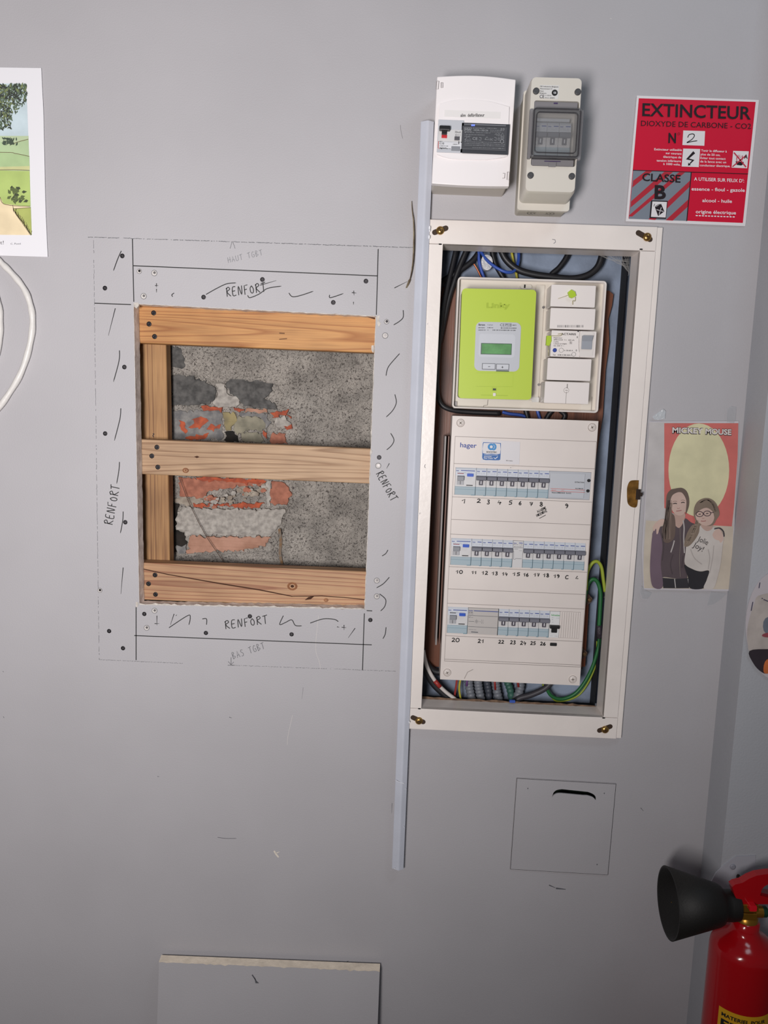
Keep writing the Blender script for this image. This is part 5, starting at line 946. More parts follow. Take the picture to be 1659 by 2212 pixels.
# ------------------------------------------------------------------ extinguisher sign
ks = cc(1330, 190, 5.0426)
sg = empty('extinguisher_sign', W(1480, 484, 0), 'red square fire extinguisher notice at the top right of the wall', 'sign')
def sp(name, pts, h, m, par, k=ks, sm=False, t=0): return poly(name, [k(*p) for p in pts], h, m, par, sm, t)
sp('backing', ((232, 82), (1562, 130), (1412, 1505), (110, 1452)), .003, mat('sign white', (228, 224, 226), .4), sg, t=.002)
redm = mat('sign red', (206, 4, 50), .5, spec=.3); gryS = mat('sign grey', (122, 130, 142), .45); stripe = mat('sign dark red stripe', (176, 28, 48), .45); sblk = mat('sign black', (30, 18, 24), .5, spec=.3)
sp('red_field', ((252, 112), (1525, 152), (1385, 1470), (140, 1422)), .0033, redm, sg)
sp('grey_field', ((190, 900), (822, 920), (775, 1448), (145, 1425)), .0036, gryS, sg)
for q in (((190, 1010), (330, 903), (400, 905), (180, 1085), (186, 1050)), ((530, 912), (625, 915), (162, 1302), (168, 1235)), ((690, 917), (757, 919), (180, 1400), (148, 1400), (148, 1385)), ((818, 1000), (812, 1070), (430, 1438), (355, 1432)), ((795, 1210), (790, 1290), (620, 1445), (545, 1440))):
    sp('red_stripe', q, .0038, stripe, sg)
sp('divider', ((188, 892), (1442, 932), (1441, 940), (187, 900)), .0040, sblk, sg); sp('divider', ((818, 920), (828, 920), (779, 1450), (769, 1450)), .0040, sblk, sg)
def stx(s, a, b, cap, m, h=.0042, bold=0): return text(s, ks(*a), ks(*b), cap, h, m, sg, bold=bold)
stx('EXTINCTEUR', (288, 303), (1472, 342), 28.5, sblk, bold=.018); stx('DIOXYDE DE CARBONE - CO2', (275, 412), (1474, 446), 12, sblk, bold=.004); stx('N', (572, 596), (655, 599), 22, sblk, bold=.03)
P = W(*ks(688, 500), .0042); g = G(); g.ribbon([P + Vector((.0017 * math.cos(t), 0, .0017 * math.sin(t))) for t in [2 * math.pi * i / 14 for i in range(15)]], .0005); g.build('lettering', sblk, sg)
sp('number_box', ((736, 463), (974, 470), (965, 630), (726, 622)), .0042, mat('sign white', (0, 0, 0)), sg)
strokes('handwriting', [[ks(*p) for p in ((785, 540), (800, 510), (840, 500), (858, 520), (830, 560), (775, 595), (820, 585), (888, 575))]], .0046, .0013, ink, sg)
for s, x0, x1, y in (('Extincteur utilisable', 420, 720, 683), ('sur courant', 545, 718, 724), ('électrique de', 518, 714, 764), ('tension inférieure', 445, 710, 805), ('à 1000 volts.', 518, 706, 842)): stx(s, (x0, y - 4), (x1, y + 4), 5, wt, bold=.010)
for s, x0, x1, y in (('Tenir le diffuseur à', 930, 1210, 698), ('plus de 50 cm.', 926, 1140, 738), ('Eviter tout contact', 922, 1197, 778), ('de la lance avec un', 920, 1203, 816), ('conducteur électrique.', 916, 1248, 858)): stx(s, (x0, y - 5), (x1, y + 5), 5, wt, bold=.010)
whS = mat('sign white', (0, 0, 0))
sp('pictogram_box', ((735, 660), (920, 665), (905, 862), (718, 856)), .0042, whS, sg); sp('pictogram_box', ((1280, 685), (1450, 690), (1432, 875), (1262, 868)), .0042, whS, sg)
sp('lightning_arrow', ((845, 688), (866, 712), (800, 768), (858, 785), (808, 832), (822, 838), (788, 848), (790, 812), (800, 825), (830, 790), (765, 778)), .0045, sblk, sg)
sp('burning_wood', ((1305, 800), (1395, 805), (1390, 830), (1368, 845), (1320, 838)), .0045, sblk, sg)
g = G()
for l in (((1320, 800), (1318, 760), (1335, 730), (1345, 770), (1352, 728), (1362, 765), (1380, 735), (1378, 790)),): g.ribbon([W(*ks(*p), .0046) for p in l], .0012)
g.ribbon([W(*ks(1288, 703), .0048), W(*ks(1420, 862), .0048)], .0018); g.ribbon([W(*ks(1425, 730), .0048), W(*ks(1272, 858), .0048)], .0018); g.build('red_cross', mat('sign cross red', (190, 30, 60), .5), sg)
stx('A', (1398, 768), (1438, 770), 9, sblk, .005, .03)
stx('CLASSE', (288, 1010), (705, 1030), 17, sblk, .0044, .02); stx('B', (422, 1205), (546, 1208), 30, sblk, .0044, .035)
sp('pictogram_border', ((385, 1225), (567, 1230), (548, 1425), (368, 1418)), .0042, sblk, sg); sp('pictogram_box', ((400, 1236), (558, 1242), (544, 1412), (384, 1404)), .0045, whS, sg)
sp('fuel_can', ((428, 1300), (495, 1262), (530, 1345), (462, 1395)), .0048, sblk, sg)
strokes('fuel_can_mark', [[ks(445, 1325), ks(520, 1345)], [ks(497, 1300), ks(472, 1380)]], .0051, .0009, whS, sg)
strokes('fuel_can_handle', [[ks(*p) for p in ((430, 1300), (440, 1285), (465, 1272), (485, 1268))], [ks(425, 1262), ks(415, 1290)]], .0050, .0008, sblk, sg)
for s, a, b, c_, bd in (("A UTILISER SUR FEUX D':", (853, 1008), (1398, 1030), 7.5, .012), ('essence - fioul - gazole', (826, 1116), (1406, 1132), 7.6, .012), ('alcool - huile', (943, 1242), (1266, 1252), 7.6, .012), ('origine électrique', (872, 1364), (1310, 1378), 7.6, .012)): stx(s, a, b, c_, wt, bold=bd)
for i in range(13): x = 872 + i * 33.5; strokes('dash', [[ks(x, 1390 + i * 1.2), ks(x + 22, 1391 + i * 1.2)]], .0042, .0016, wt, sg)
# ------------------------------------------------------------------ landscape picture on the left
kl = cc(0, 120, 2.765)
lp2 = empty('landscape_picture', W(-120, 552, 0), 'white-bordered garden landscape drawing taped at the upper left of the wall', 'picture')
g = G(); PT = [(-290, 140), (0, 145.5), (89, 147), (94, 250), (97, 400), (99, 470), (103, 555), (0, 552), (-300, 545)]; hh = [.003, .003, .004, .006, .004, .007, .012, .006, .003]
g.prism([W(x, y, .003) for x, y in PT], (0, .0006, 0)); g.build('paper', mat('poster paper', (236, 234, 238), .6), lp2)
def lpp(name, pts, h, c, mn, sm=False): return poly(name, [kl(*p) for p in pts], h, mat(mn, c, .7, var=.04, vs=25), lp2, sm)
XL_ = -640
lpp('sky', ((XL_, 160), (157, 168), (170, 505), (XL_, 500)), .0033, (204, 220, 226), 'print sky'); 
lpp('ground', ((XL_, 480), (170, 480), (190, 1072), (XL_, 1065)), .0034, (196, 212, 172), 'print far green')
lpp('far_hill', ((XL_, 520), (-200, 490), (0, 515), (60, 535), (110, 515), (168, 500), (174, 600), (XL_, 590)), .0036, (184, 206, 160), 'print hill')
lpp('near_hill', ((XL_, 560), (-150, 570), (0, 580), (100, 590), (175, 600), (177, 665), (XL_, 660)), .0037, (176, 200, 148), 'print hill b')
lpp('lawn', ((XL_, 690), (0, 686), (177, 690), (181, 900), (20, 890), (XL_, 900)), .0038, (180, 200, 118), 'print lawn')
lpp('hedge', ((XL_, 668), (0, 665), (177, 660), (177, 682), (XL_, 690)), .0039, (206, 206, 150), 'print hedge')
lpp('path', ((XL_, 880), (0, 845), (20, 885), (181, 905), (120, 915), (80, 920), (130, 985), (180, 1072), (XL_, 1065)), .0040, (240, 220, 182), 'print path')
lpp('lawn_corner', ((78, 915), (183, 910), (189, 1070), (165, 1040), (120, 980)), .0041, (176, 184, 104), 'print lawn b')
g = G()
for l in (((XL_, 575), (0, 578), (90, 585), (174, 602)), ((XL_, 700), (0, 683), (177, 686)), ((60, 535), (110, 515), (168, 500)), ((0, 845), (20, 885), (100, 898), (180, 900)), ((78, 915), (110, 965), (140, 1000), (188, 1072)), ((78, 915), (183, 908))): g.ribbon(smooth([W(*kl(*p), .0043) for p in l], 4), .0009)
rdl = random.Random(8)
for i in range(36): t = i / 36; x, y = 80 + 105 * t, 920 + 148 * t; g.ribbon([W(*kl(x, y + 10), .0043), W(*kl(x - 8 + rdl.uniform(0, 18), y - 14 - rdl.random() * 14), .0043)], .0006)
g.build('ink_outline', mat('print outline', (112, 98, 70), .7), lp2)
def leaves(name, pts, c, mn, h=.0045):
    g = G()
    for x, y, r, a in pts:
        P = W(*kl(x, y), h + rdl.random() * .0004); d_ = Vector((math.cos(a), 0, math.sin(a))) * r; s_ = Vector((-math.sin(a), 0, math.cos(a))) * r * .38; g.add([P - d_, P - s_, P + d_, P + s_], [[0, 1, 2, 3]])
    g.build(name, mat(mn, c, .7), lp2)
def fol(n, seed):
    r_ = random.Random(seed); out = []
    while len(out) < n:
        x, y = r_.uniform(-260, 158), r_.uniform(172, 500)
        lim = 300 if x > 110 else 345 if x > 70 else 440 if x > -10 else 500
        if y < lim and (r_.random() < .35 + .65 * (1 - (y - 170) / (lim - 170)) ) and not (x > 60 and y > 215 and r_.random() < .45): out.append((x, y, r_.uniform(.0018, .0034), r_.uniform(-2.6, -.3)))
    return out
leaves('foliage', fol(1500, 1), (92, 108, 84), 'print leaf mid'); leaves('foliage', fol(620, 2), (58, 62, 56), 'print leaf dark', .0050); leaves('foliage', fol(320, 3), (128, 138, 92), 'print leaf light', .0054)
leaves('conifer', [(58 + rdl.gauss(0, 18), 520 + rdl.uniform(-25, 10) , .003, rdl.uniform(0, 3)) for _ in range(50)], (70, 84, 70), 'print conifer')
for i in range(26):
    a = rdl.uniform(0, 6.28); x = 105 + 55 * rdl.uniform(-1, 1); y = 832 + 42 * rdl.uniform(-1, 1); x = min(x, 165)
    g = G(); P = [W(*kl(x + dx * 16 * math.cos(a) - dy * 12 * math.sin(a), y + dx * 16 * math.sin(a) + dy * 12 * math.cos(a)), .0043 + i * .00002) for dx, dy in ((-1, 0), (-.3, -.8), (1, 0), (-.3, .8))]
    g.tess([P]); g.build('bush_leaf', mat(*(('print bush', (96, 108, 66), .7) if i % 3 else ('print bush dark', (70, 78, 56), .7))), lp2)
g = G(); text('t!', kl(0, 1127), kl(22, 1127), 8, 0, None, None, g=g, fn=lambda x, y: W(x, y, .0035)); text('C. Puosi', kl(64, 1130), kl(124, 1128), 4, 0, None, None, g=g, fn=lambda x, y: W(x, y, .0035)); g.build('lettering', mat('grey ink', (110, 110, 114), .7), lp2)
# white cables on the wall
wcm = mat('white cable', (226, 222, 218), .4, bump=.4, bs=90)
GW = 'white cables at the left'
for pts, l in (([(-120, 480), (-60, 520), (-10, 557), (8, 573), (32, 598), (54, 628), (67, 665), (70, 705), (62, 755), (44, 808), (14, 858), (-20, 900), (-90, 960)], 'thick white cable looping out to the right below the landscape drawing'), ([(-60, 560), (-20, 612), (-3, 660), (0, 700), (-4, 750), (-25, 810), (-60, 860)], 'inner white cable just showing at the left edge of the photo')):
    g = G(); P = smooth([W(x, y, .006) for x, y in pts], 7); g.tube(P, .0049, 12, [.0049 + .0004 * math.sin(i * .9) for i in range(len(P))]); g.build('white_cable', wcm, label=l, cat='cable', group=GW)
# ------------------------------------------------------------------ photo print of the two children
kp = cc(1340, 880, 3.687)
ph = empty('photo_print', W(1485, 1275, 0), 'faded photo print of two girls against red and yellow, right of the niche', 'photo')
g = G(); g.prism([W(*kp(*p), .003) for p in ((230, 112), (943, 110), (937, 400), (915, 800), (885, 1462), (600, 1458), (186, 1450), (178, 1300), (172, 1150), (200, 700))], (0, .0007, 0)); g.build('paper', mat('photo border', (206, 202, 208), .35), ph)
def pp(name, pts, h, c, mn, sm=True): return poly(name, [kp(*p) for p in pts], .003 + h * .0003, mat(mn, c, .4, var=.03, vs=30), ph, sm)
pp('photo_background', ((230, 118), (940, 124), (934, 400), (912, 800), (880, 1450), (600, 1446), (190, 1440), (181, 1300), (178, 1150), (205, 700)), 1, (196, 191, 190), 'photo wall grey', False)
pp('photo_background', ((205, 900), (900, 945), (880, 1450), (600, 1446), (190, 1440), (184, 1300), (190, 1100)), 1.5, (202, 190, 174), 'photo wall tan', False)
pp('red_panel', ((350, 126), (940, 126), (934, 400), (905, 800), (888, 948), (560, 930), (350, 800)), 2, (206, 112, 106), 'photo faded red', False)
e_ = [(625 + 242 * math.cos(t) * (1), 500 + 372 * math.sin(t) + 0) for t in [2 * math.pi * i / 40 for i in range(40)]]
pp('yellow_oval', e_, 3, (216, 210, 172), 'photo faded yellow', False)
for s, a, b in (('MICKEY', (412, 205), (660, 212)), ('MOUSE', (676, 214), (886, 222))):
    text(s, kp(*a), kp(*b), 13, .003 + .0003 * 4, mat('photo title shadow', (60, 52, 52), .5), ph, bold=.07); text(s, kp(a[0] + 2, a[1] - 3), kp(b[0] - 2, b[1] - 3), 12, .003 + .0003 * 5, mat('photo title', (222, 214, 210), .5), ph, bold=.03)
SK = (206, 178, 166); H1 = (110, 94, 86)
pp('hoodie', ((265, 985), (340, 945), (440, 950), (510, 885), (560, 915), (610, 950), (560, 1050), (530, 1150), (512, 1250), (530, 1368), (430, 1362), (335, 1355), (336, 1425), (262, 1432), (238, 1330), (240, 1200), (252, 1050)), 6, (92, 80, 84), 'photo hoodie')
pp('hoodie_sleeve', ((262, 985), (310, 990), (335, 1100), (322, 1250), (338, 1428), (262, 1432), (238, 1330), (240, 1180)), 7, (116, 98, 110), 'photo purple sleeve')
pp('trousers', ((335, 1358), (440, 1366), (545, 1360), (550, 1440), (450, 1441), (342, 1440)), 6.5, (56, 54, 58), 'photo dark trousers', False)
pp('hand', ((262, 950), (285, 915), (320, 892), (350, 892), (352, 925), (318, 950), (300, 1003), (288, 1006), (285, 965), (270, 985), (264, 975)), 8, SK, 'photo skin')
pp('neck', ((435, 830), (510, 840), (512, 890), (470, 960), (430, 920)), 7.5, (190, 160, 148), 'photo skin shade')
pp('hair', ((430, 648), (490, 642), (530, 672), (548, 730), (545, 790), (520, 850), (525, 740), (480, 672), (420, 690), (398, 760), (410, 840), (432, 870), (440, 960), (428, 1040), (385, 1078), (345, 1066), (332, 985), (352, 890), (362, 790), (370, 700), (395, 662)), 9, H1, 'photo hair')
pp('face', ((398, 725), (425, 692), (470, 672), (512, 690), (532, 740), (530, 795), (508, 845), (475, 862), (440, 852), (412, 818), (395, 770)), 8.5, SK, 'photo skin')
pp('hair', ((430, 648), (490, 642), (530, 672), (545, 730), (525, 720), (500, 685), (465, 675), (420, 695), (398, 730), (380, 720), (395, 662)), 9.2, H1, 'photo hair')
def feat(l, w_, c, mn, h): strokes('facial_feature', [[kp(*p) for p in q] for q in l], .003 + h * .0003, w_, mat(mn, c, .5), ph)
feat([[(420, 768), (438, 764), (450, 768)], [(484, 760), (500, 756), (512, 760)]], .0016, (70, 60, 60), 'photo eye', 9.6); feat([[(416, 752), (435, 746), (452, 750)], [(482, 742), (500, 738), (516, 744)]], .0006, (130, 106, 98), 'photo brow', 9.6)
feat([[(452, 802), (462, 806), (474, 800)]], .0008, (170, 130, 122), 'photo nose', 9.6); feat([[(445, 826), (465, 824), (488, 820)]], .0014, (166, 110, 108), 'photo lips', 9.6)
feat([[(430, 1060), (420, 1100), (402, 1155)], [(500, 900), (508, 960), (505, 1040), (510, 1160)]], .0020, (186, 178, 176), 'photo string', 9); feat([[(475, 960), (478, 1100), (470, 1200), (478, 1350)]], .0006, (140, 130, 120), 'photo zip', 9)
feat([[(432, 1366), (440, 1438)], [(540, 1366), (552, 1438)]], .0016, (180, 176, 174), 'photo stripe', 9)
pp('jumper', ((560, 985), (640, 942), (700, 945), (765, 962), (822, 1020), (815, 1100), (800, 1240), (775, 1350), (740, 1442), (665, 1440), (690, 1370), (706, 1300), (640, 1306), (580, 1290), (514, 1245), (520, 1150), (530, 1060)), 10, (204, 196, 190), 'photo pale jumper')
pp('trousers', ((512, 1252), (580, 1292), (640, 1308), (705, 1302), (688, 1370), (664, 1440), (556, 1441), (540, 1360), (520, 1300)), 9.8, (48, 46, 50), 'photo black trousers')
pp('neck', ((640, 900), (720, 900), (735, 960), (690, 985), (645, 950)), 10.3, (190, 160, 148), 'photo skin shade')
pp('hair', ((585, 860), (590, 795), (620, 745), (680, 722), (735, 738), (772, 785), (790, 850), (765, 895), (740, 935), (700, 945), (640, 935), (625, 1000), (590, 1060), (545, 1105), (508, 1100), (528, 1010), (565, 945), (600, 920)), 10.6, (134, 118, 104), 'photo light brown hair')
pp('face', ((600, 850), (640, 812), (695, 800), (738, 825), (748, 880), (725, 928), (680, 943), (635, 925), (608, 895)), 11, SK, 'photo skin')
pp('hair', ((590, 850), (595, 795), (620, 745), (680, 722), (735, 738), (772, 785), (775, 850), (752, 880), (735, 830), (690, 800), (640, 815), (604, 850)), 11.4, (134, 118, 104), 'photo light brown hair')
for cx_, cy_ in ((632, 850), (692, 845)):
    feat([[(cx_ + 28 * math.cos(t), cy_ + 20 * math.sin(t)) for t in [2 * math.pi * i / 12 for i in range(13)]]], .0011, (60, 44, 54), 'photo glasses', 12); feat([[(cx_ - 9, cy_ + 1), (cx_ + 9, cy_)]], .0014, (70, 60, 60), 'photo eye', 11.8)
feat([[(720, 840), (745, 835)]], .0011, (60, 44, 54), 'photo glasses', 12)
feat([[(642, 905), (662, 907), (682, 903)]], .0013, (166, 110, 108), 'photo lips', 12); feat([[(650, 880), (660, 884), (670, 880)]], .0008, (170, 130, 122), 'photo nose', 12)
pp('hand', ((735, 1010), (760, 975), (790, 968), (815, 1010), (820, 1050), (800, 1078), (785, 1060), (765, 1055), (745, 1040)), 11, SK, 'photo skin')
feat([[(748, 968), (790, 962), (820, 990), (826, 1030)]], .0020, (60, 54, 60), 'photo cuff', 11.2)
text('Jolie', kp(612, 1062), kp(692, 1098), 12, .003 + .0003 * 12, mat('photo print dark', (56, 50, 52), .5), ph); text('Joy!', kp(575, 1108), kp(652, 1150), 12, .003 + .0003 * 12, mat('photo print dark', (0, 0, 0)), ph)
def strands(name, spine, n, spread, c, mn, h):
    r_ = random.Random(n); L_ = []
    for i in range(n):
        o = r_.uniform(-1, 1) * spread; L_.append([kp(x + o * (.5 + .5 * j / len(spine)) + r_.gauss(0, 2), y) for j, (x, y) in enumerate(spine)])
    strokes(name, L_, .003 + h * .0003, .0006, mat(mn, c, .5), ph)
strands('hair_strand', [(400, 760), (385, 850), (375, 950), (370, 1050)], 14, 34, (142, 124, 112), 'photo strand light', 9.8)
strands('hair_strand', [(395, 740), (378, 850), (368, 950), (360, 1040)], 9, 30, (82, 70, 66), 'photo strand dark', 9.9)
strands('hair_strand', [(615, 900), (600, 960), (570, 1030), (540, 1085)], 9, 24, (160, 142, 126), 'photo strand fair', 11.6)
strands('hair_strand', [(640, 760), (690, 735), (740, 770), (765, 830)], 7, 16, (108, 94, 82), 'photo strand brown', 11.8)
feat([[(330, 1000), (345, 1100), (335, 1220)], [(420, 1170), (400, 1250), (415, 1330)], [(500, 1180), (490, 1280)]], .0012, (76, 66, 70), 'photo fold dark', 9.1)
feat([[(700, 1130), (712, 1200), (700, 1290)], [(560, 1130), (590, 1200), (650, 1250)], [(745, 1100), (735, 1200), (712, 1320)]], .0010, (174, 166, 162), 'photo fold pale', 12.2)
# clear tape
tape = mat('clear adhesive tape', (206, 208, 212), .12, alpha=.22); tape2 = mat('crumpled clear tape', (226, 230, 234), .08, alpha=.55, bump=2, bs=120)
for pts, l, mm in ((((255, 75), (300, 40), (340, 12), (362, 30), (355, 90), (300, 100), (270, 95)), 'crumpled clear tape above the top left corner of the girls photo', tape2), (((845, 95), (850, 20), (880, -10), (925, 0), (915, 110), (905, 125), (850, 118)), 'clear tape above the top right corner of the girls photo', tape), (((155, 1470), (165, 1420), (200, 1455), (250, 1480), (215, 1530), (175, 1525)), 'clear tape under the bottom left corner of the girls photo', tape), (((690, 1580), (720, 1470), (850, 1480), (800, 1530), (740, 1570)), 'clear tape under the bottom right corner of the girls photo', tape)):
    g = G(); g.prism([W(*kp(*p), .0042) for p in pts], (0, .0003, 0)); g.build('clear_tape', mm, label=l, cat='tape', group='tape holding the photo')
# oval photo on the pillar
ov = empty('oval_photo', W(1680, 1470, PH), 'oval cut-out photo print at the right edge on the pillar', 'photo')
def oe(sc_, h): return [W(1682 + 71 * sc_ * math.cos(t), 1352 + 119 * sc_ * math.sin(t), PH + h) for t in [2 * math.pi * i / 48 for i in range(48)]]
g = G(); g.prism(oe(1, .003), (0, .0008, 0)); g.build('paper', mat('oval print pale', (198, 190, 194), .4), ov)
def op(name, pts, h, c, mn): g = G(); g.tess([smooth([W(*kp(*p), PH + .003 + h * .0003) for p in pts], 4, True)]); g.build(name, mat(mn, c, .5, var=.05, vs=40), ov)
op('pullover', ((1068, 1560), (1100, 1500), (1250, 1480), (1400, 1560), (1400, 1900), (1180, 1930), (1040, 1945), (1015, 1890), (1012, 1760), (1040, 1640)), 1, (186, 176, 170), 'oval pullover')
op('trousers', ((1028, 1940), (1190, 1925), (1330, 1930), (1310, 2080), (1180, 2120), (1120, 2105), (1060, 2040)), 2, (52, 44, 50), 'oval dark trousers'); op('orange_cloth', ((1165, 2010), (1280, 2000), (1300, 2080), (1180, 2120), (1140, 2100)), 3, (200, 110, 60), 'oval orange'); op('jeans', ((1155, 1680), (1330, 1650), (1340, 1760), (1160, 1800)), 2, (110, 116, 128), 'oval blue grey'); op('red_scarf', ((1150, 1800), (1330, 1780), (1330, 1830), (1150, 1830)), 3, (150, 76, 84), 'oval red')
g = G()
for l in (((1112, 1395), (1104, 1440)), ((1140, 1530), (1176, 1545)), ((1055, 1550), (1042, 1620)), ((1125, 1520), (1135, 1524))): g.ribbon([W(*kp(*p), PH + .0045) for p in l], .0014)
g.build('fold_line', mat('oval line', (74, 70, 92), .6), ov)
# ------------------------------------------------------------------ hatch panel and leaning board
kh = cc(1080, 1640, 5.53)
fhx = Fr((1116, 1682), (1331, 1693), (1103, 1877), (1313, 1891), .0025)
slot = smooth([fhx.q(*kh(*p)) for p in ((620, 460), (640, 400), (680, 368), (740, 358))], 4) + smooth([fhx.q(*kh(*p)) for p in ((1050, 390), (1110, 415), (1142, 448), (1145, 490))], 4)[0:] + smooth([fhx.q(*kh(*p)) for p in ((1138, 484), (1110, 455), (1050, 435), (1000, 432))], 4) + smooth([fhx.q(*kh(*p)) for p in ((740, 407), (690, 408), (650, 424), (628, 446))], 4)
g = G(); g.tess([[fhx.p(fhx.u0, fhx.v0), fhx.p(fhx.u1, fhx.v0), fhx.p(fhx.u1, fhx.v1), fhx.p(fhx.u0, fhx.v1)], slot]); reveal(slot, .0024, g)
g.box(fhx, fhx.u0, fhx.v0, fhx.u0 + .0005, fhx.v1, -.0025, 0); g.box(fhx, fhx.u1 - .0005, fhx.v0, fhx.u1, fhx.v1, -.0025, 0); g.box(fhx, fhx.u0, fhx.v0, fhx.u1, fhx.v0 + .0005, -.0025, 0); g.box(fhx, fhx.u0, fhx.v1 - .0005, fhx.u1, fhx.v1, -.0025, 0)
hp = g.build('access_hatch', wall_m, label='square grey access cover with a curved finger slot, low on the wall', cat='cover plate')
g = G()
for a, b in (((fhx.u0, fhx.v0), (fhx.u0, fhx.v1)), ((fhx.u0, fhx.v1), (fhx.u1, fhx.v1)), ((fhx.u0, fhx.v0), (fhx.u1, fhx.v0)), ((fhx.u1, fhx.v0), (fhx.u1, fhx.v1))):
    g.ribbon([fhx.p(*a, -.0018), fhx.p(*b, -.0018)], .0016)
g.build('edge_joint', mat('joint shadow', (150, 146, 148), .8), hp)
for x, y in ((333, 350), (1246, 408), (1160, 1258)): g = G(); disc(g, fhx.q(*kh(x, y), .0004), .0013, 8, .7); g.build('screw_dot', scf, hp)
g = G(); tl, tr, bl = W(345, 2081, .026), W(819, 2100, .026), W(338, 2212, .03)
x0, x1 = (tl.x + W(338, 2212, .03).x) / 2, (tr.x + W(817, 2212, .03).x) / 2; zt = (tl.z + tr.z) / 2; sl_ = (tr.z - tl.z)
yt, yb, th = -.022, -.075, .013
F_ = [Vector((x0, yb, .0 + .001)), Vector((x1, yb, .001)), Vector((x1, yt, zt + sl_ / 2)), Vector((x0, yt, zt - sl_ / 2))]; B2 = [p + Vector((0, th, .003 if p.z > .1 else 0)) for p in F_]
g.add(F_ + B2, [[0, 1, 2, 3], [7, 6, 5, 4], [0, 4, 5, 1], [1, 5, 6, 2], [3, 7, 4, 0]])
cb_ = g.build('plasterboard_offcut', wall_m, label='cut-out grey plasterboard piece leaning against the wall at the bottom', cat='plasterboard')
n = 60; g = G(); vs = []
for i in range(n + 1):
    t = i / n; a = F_[3].lerp(F_[2], t); b = B2[3].lerp(B2[2], t); vs += [a + Vector((0, -.0004, -.0014 * abs(rng.normal()))), a + Vector((0, -.0004, .0006)), b + Vector((0, 0, .0006))]
fs = []
for i in range(n): fs += [[3 * i, 3 * i + 3, 3 * i + 4, 3 * i + 1], [3 * i + 1, 3 * i + 4, 3 * i + 5, 3 * i + 2]]
g.add(vs, fs); g.build('cut_edge', mat('cream plaster core', (226, 212, 194), .9, var=.04, vs=60, bump=.4), cb_, label='rough cream cut edge')
g = G(); q = lambda x, y: W(x, y, .0275); g.tess([[q(549, 2111), q(554, 2120), q(559, 2124), q(552, 2124)]]); g.ribbon([q(544, 2106), q(551, 2116)], .0012); g.build('smudge', scf, cb_)
# ------------------------------------------------------------------ fire extinguisher
kx = cc(1380, 1840, 5.946)
HE = PH + .085
er = mat('glossy red enamel', (176, 12, 22), .16); ebr = mat('dull brass', (168, 122, 44), .32, .75)
nk = W(1608, 2015, HE); sh0 = W(1606, 2045, HE)
ex_ = empty('fire_extinguisher', (nk.x, -HE, nk.z - .48), 'red carbon dioxide fire extinguisher with black horn at the bottom right', 'fire extinguisher')
Rb = .049; zt_ = nk.z
axp = (nk.x, -HE, 0)
def zrow(px, py): return W(px, py, HE).z
z_neck = zrow(1607, 2000); z_sh = zrow(1604, 2022); z_b = zrow(1600, 2058)
prof = [(z_neck - .49, .02), (z_neck - .488, .042), (z_neck - .47, Rb)] + [(zrow(1602, 2052), Rb), (zrow(1603, 2042), Rb * .98), (zrow(1604, 2033), Rb * .92), (zrow(1605, 2026), Rb * .82), (zrow(1605, 2019), Rb * .66), (zrow(1606, 2013), Rb * .52), (zrow(1606, 2008), .0225), (z_neck, .0205), (z_neck + .010, .0205), (z_neck + .012, .017)]
g = G(); g.lathe((nk.x, -HE, 0), (0, 0, 1), prof, 48); g.build('cylinder', er, ex_)
zc = z_neck + .012
g = G(); g.lathe((nk.x, -HE, 0), (0, 0, 1), [(zc - .004, .0175), (zc + .006, .0175), (zc + .008, .015), (zc + .016, .015)], 24); g.box(Fr((1400, 1900), (1500, 1900), (1400, 2000), (1500, 2000), HE), 0, 0, .001, .001, -.001, 0)
va = g.build('valve_collar', ebr, ex_)
class S:
    pass
fe = Fr((1590, 1940), (1640, 1942), (1588, 1990), (1636, 1992), HE); 
def eb(name, a, b, w0, w1, m, bv=.001, par=None): g = G(); g.box(fe, *fe.rect(a, b, w1), w0, w1); return g.build(name, m, par or ex_, bevel=bv)
eb('valve_body', kx(1290, 680), kx(1540, 785), -.014, .014, ebr); eb('valve_body', kx(1310, 795), kx(1520, 885), -.012, .016, ebr); eb('valve_body', kx(1235, 590), kx(1300, 890), -.014, .008, ebr)
g = G(); c0 = fe.q(*kx(1545, 765), .006); g.lathe(c0, (1, 0, 0), [(-.008, .009), (.004, .009)], 18); g.build('valve_body', ebr, ex_)
g = G(); g.lathe(c0, (1, 0, 0), [(.004, .0085), (.010, .0085), (.0125, .006)], 18); g.build('green_cap', mat('dark green cap', (20, 62, 44), .4), ex_)
g = G(); g.rr(fe, *fe.rect(kx(1412, 672), kx(1500, 748), .018), .012, .022, .002); g.build('safety_tab', mat('bright red plastic', (222, 24, 40), .3), ex_, bevel=.001)
hand1 = [(1200, 450), (1240, 420), (1330, 400), (1420, 345), (1520, 305), (1659, 285), (1900, 270), (2150, 290), (2160, 350), (1900, 350), (1700, 400), (1620, 440), (1580, 480), (1560, 560), (1659, 590), (1900, 640), (2050, 700), (2040, 740), (1850, 700), (1659, 675), (1290, 672), (1230, 560)]
g = G(); g.prism([fe.q(*kx(*p), .012) for p in hand1], (0, .014, 0)); g.build('handle', er, ex_, bevel=.0045, seg=3)
g = G(); g.prism([fe.q(*kx(*p), .008) for p in ((1560, 520), (1659, 545), (1950, 590), (1950, 620), (1659, 600), (1545, 572))], (0, .014, 0)); g.build('squeeze_lever', mat('dark red metal', (120, 14, 24), .35), ex_, bevel=.0015)
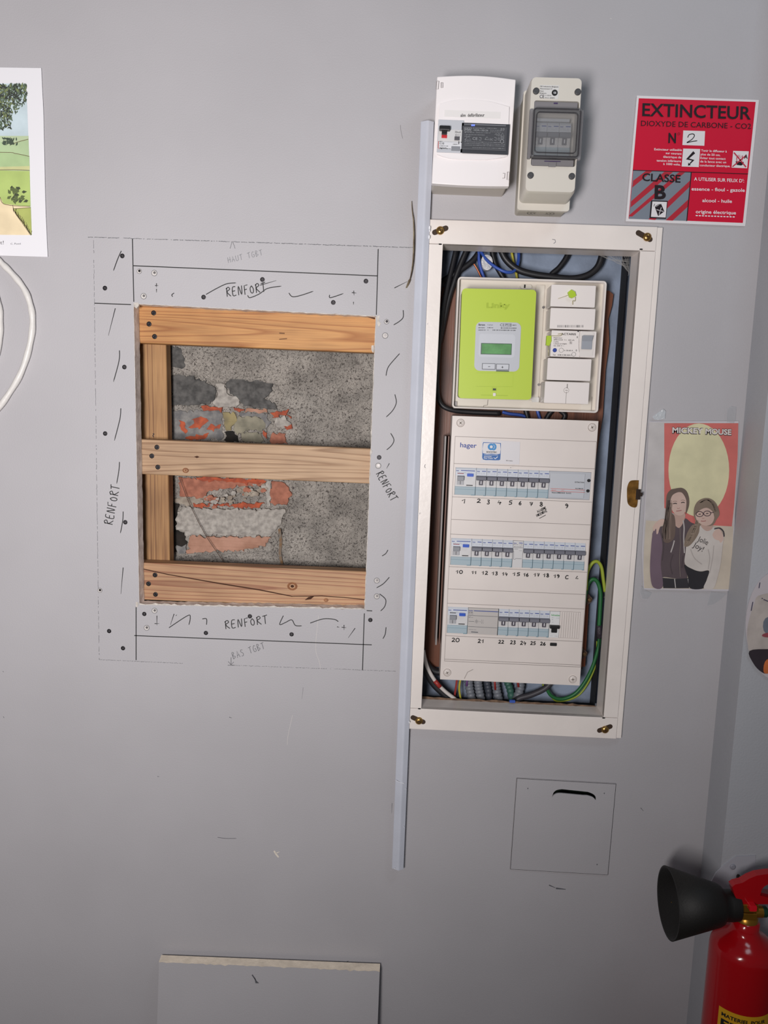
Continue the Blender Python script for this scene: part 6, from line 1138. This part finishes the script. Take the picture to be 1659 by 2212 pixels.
# horn
hc = fe.q(*kx(1200, 690), 0); hc.y = -HE
mc = W(*kx(375, 655), HE); Lh = hc.x - mc.x
horn = mat('black rubber horn', (20, 18, 16), .6, bump=.1, bs=300)
Rm = .0535
pf = [(-.008, .022), (.002, .0235), (.006, .0235), (.014, .0235), (.018, .029), (.024, .032), (Lh, Rm), (Lh, Rm - .003), (.03, .028), (.02, .008)]
axd = (mc - hc).normalized()
g = G(); g.lathe(hc, axd, pf, 48, False); g.build('horn', horn, ex_)
g = G(); g.lathe(hc, axd, [(-.012, .012), (-.004, .016), (.019, .016)], 20); g.build('horn_joint', ebr, ex_)
# yellow label wrapped round the cylinder
def cyl(x, z, dr=.0004):
    a = x / Rb; return Vector((nk.x + (Rb + dr) * math.sin(a), -HE - (Rb + dr) * math.cos(a), z))
zl = W(1540, 2188, HE + .03).z + .012; yl = mat('yellow label', (226, 168, 34), .35)
g = G(); n = 24; vs = []
for i in range(n + 1): x = -.047 + .098 * i / n; vs += [cyl(x, zl - .18), cyl(x, zl)]
g.add(vs, [[2 * i, 2 * i + 2, 2 * i + 3, 2 * i + 1] for i in range(n)], True); lb = g.build('instruction_label', yl, ex_)
g = G()
for s, z, cap, x0, L in (('MATERIEL POUR', zl - .0125, .006, -.042, .066), ('FEU', zl - .032, .015, -.042, .045), ('CO2', zl - .06, .02, -.02, .05)):
    vs_, fs_ = glyphs(s, .03); g.add([cyl(x0 + p.x * L, z + p.y * cap, .0008) for p in vs_], fs_)
g.build('lettering', ink, lb)
# wall hook
hk = empty('wall_hook', W(1600, 1905, PH), 'small metal hook plate holding the fire extinguisher', 'hook')
g = G(); P = [W(*kx(*p), h) for p, h in (((1275, 290), PH + .001), ((1270, 330), PH + .004), ((1290, 390), PH + .012), ((1340, 470), HE - .012))]; g.tube(smooth(P, 4), .0022, 8); g.build('hook_wire', mat('dark iron', (58, 46, 40), .5, .6), hk)
g = G(); P = [W(*kx(*p), h) for p, h in (((1290, 295), PH + .001), ((1330, 320), PH + .008), ((1362, 370), PH + .02))]; g.tube(smooth(P, 4), .0016, 8); g.build('hook_wire', steel, hk)
g = G(); g.prism([W(*kx(*p), PH + .002) for p in ((1062, 200), (1250, 60), (1500, 50), (1500, 640), (980, 560), (925, 395), (990, 270))], (0, .0018, 0)); g.build('back_plate', mat('grey back plate', (181, 180, 188), .5), hk, bevel=.0005)
g = G(); g.lathe(W(*kx(1205, 190), PH + .002), (0, -1, 0), [(0, .0048), (.0015, .0045), (.0022, .003)], 16); g.build('plate_screw', mat('painted screw', (150, 150, 160), .5), hk)
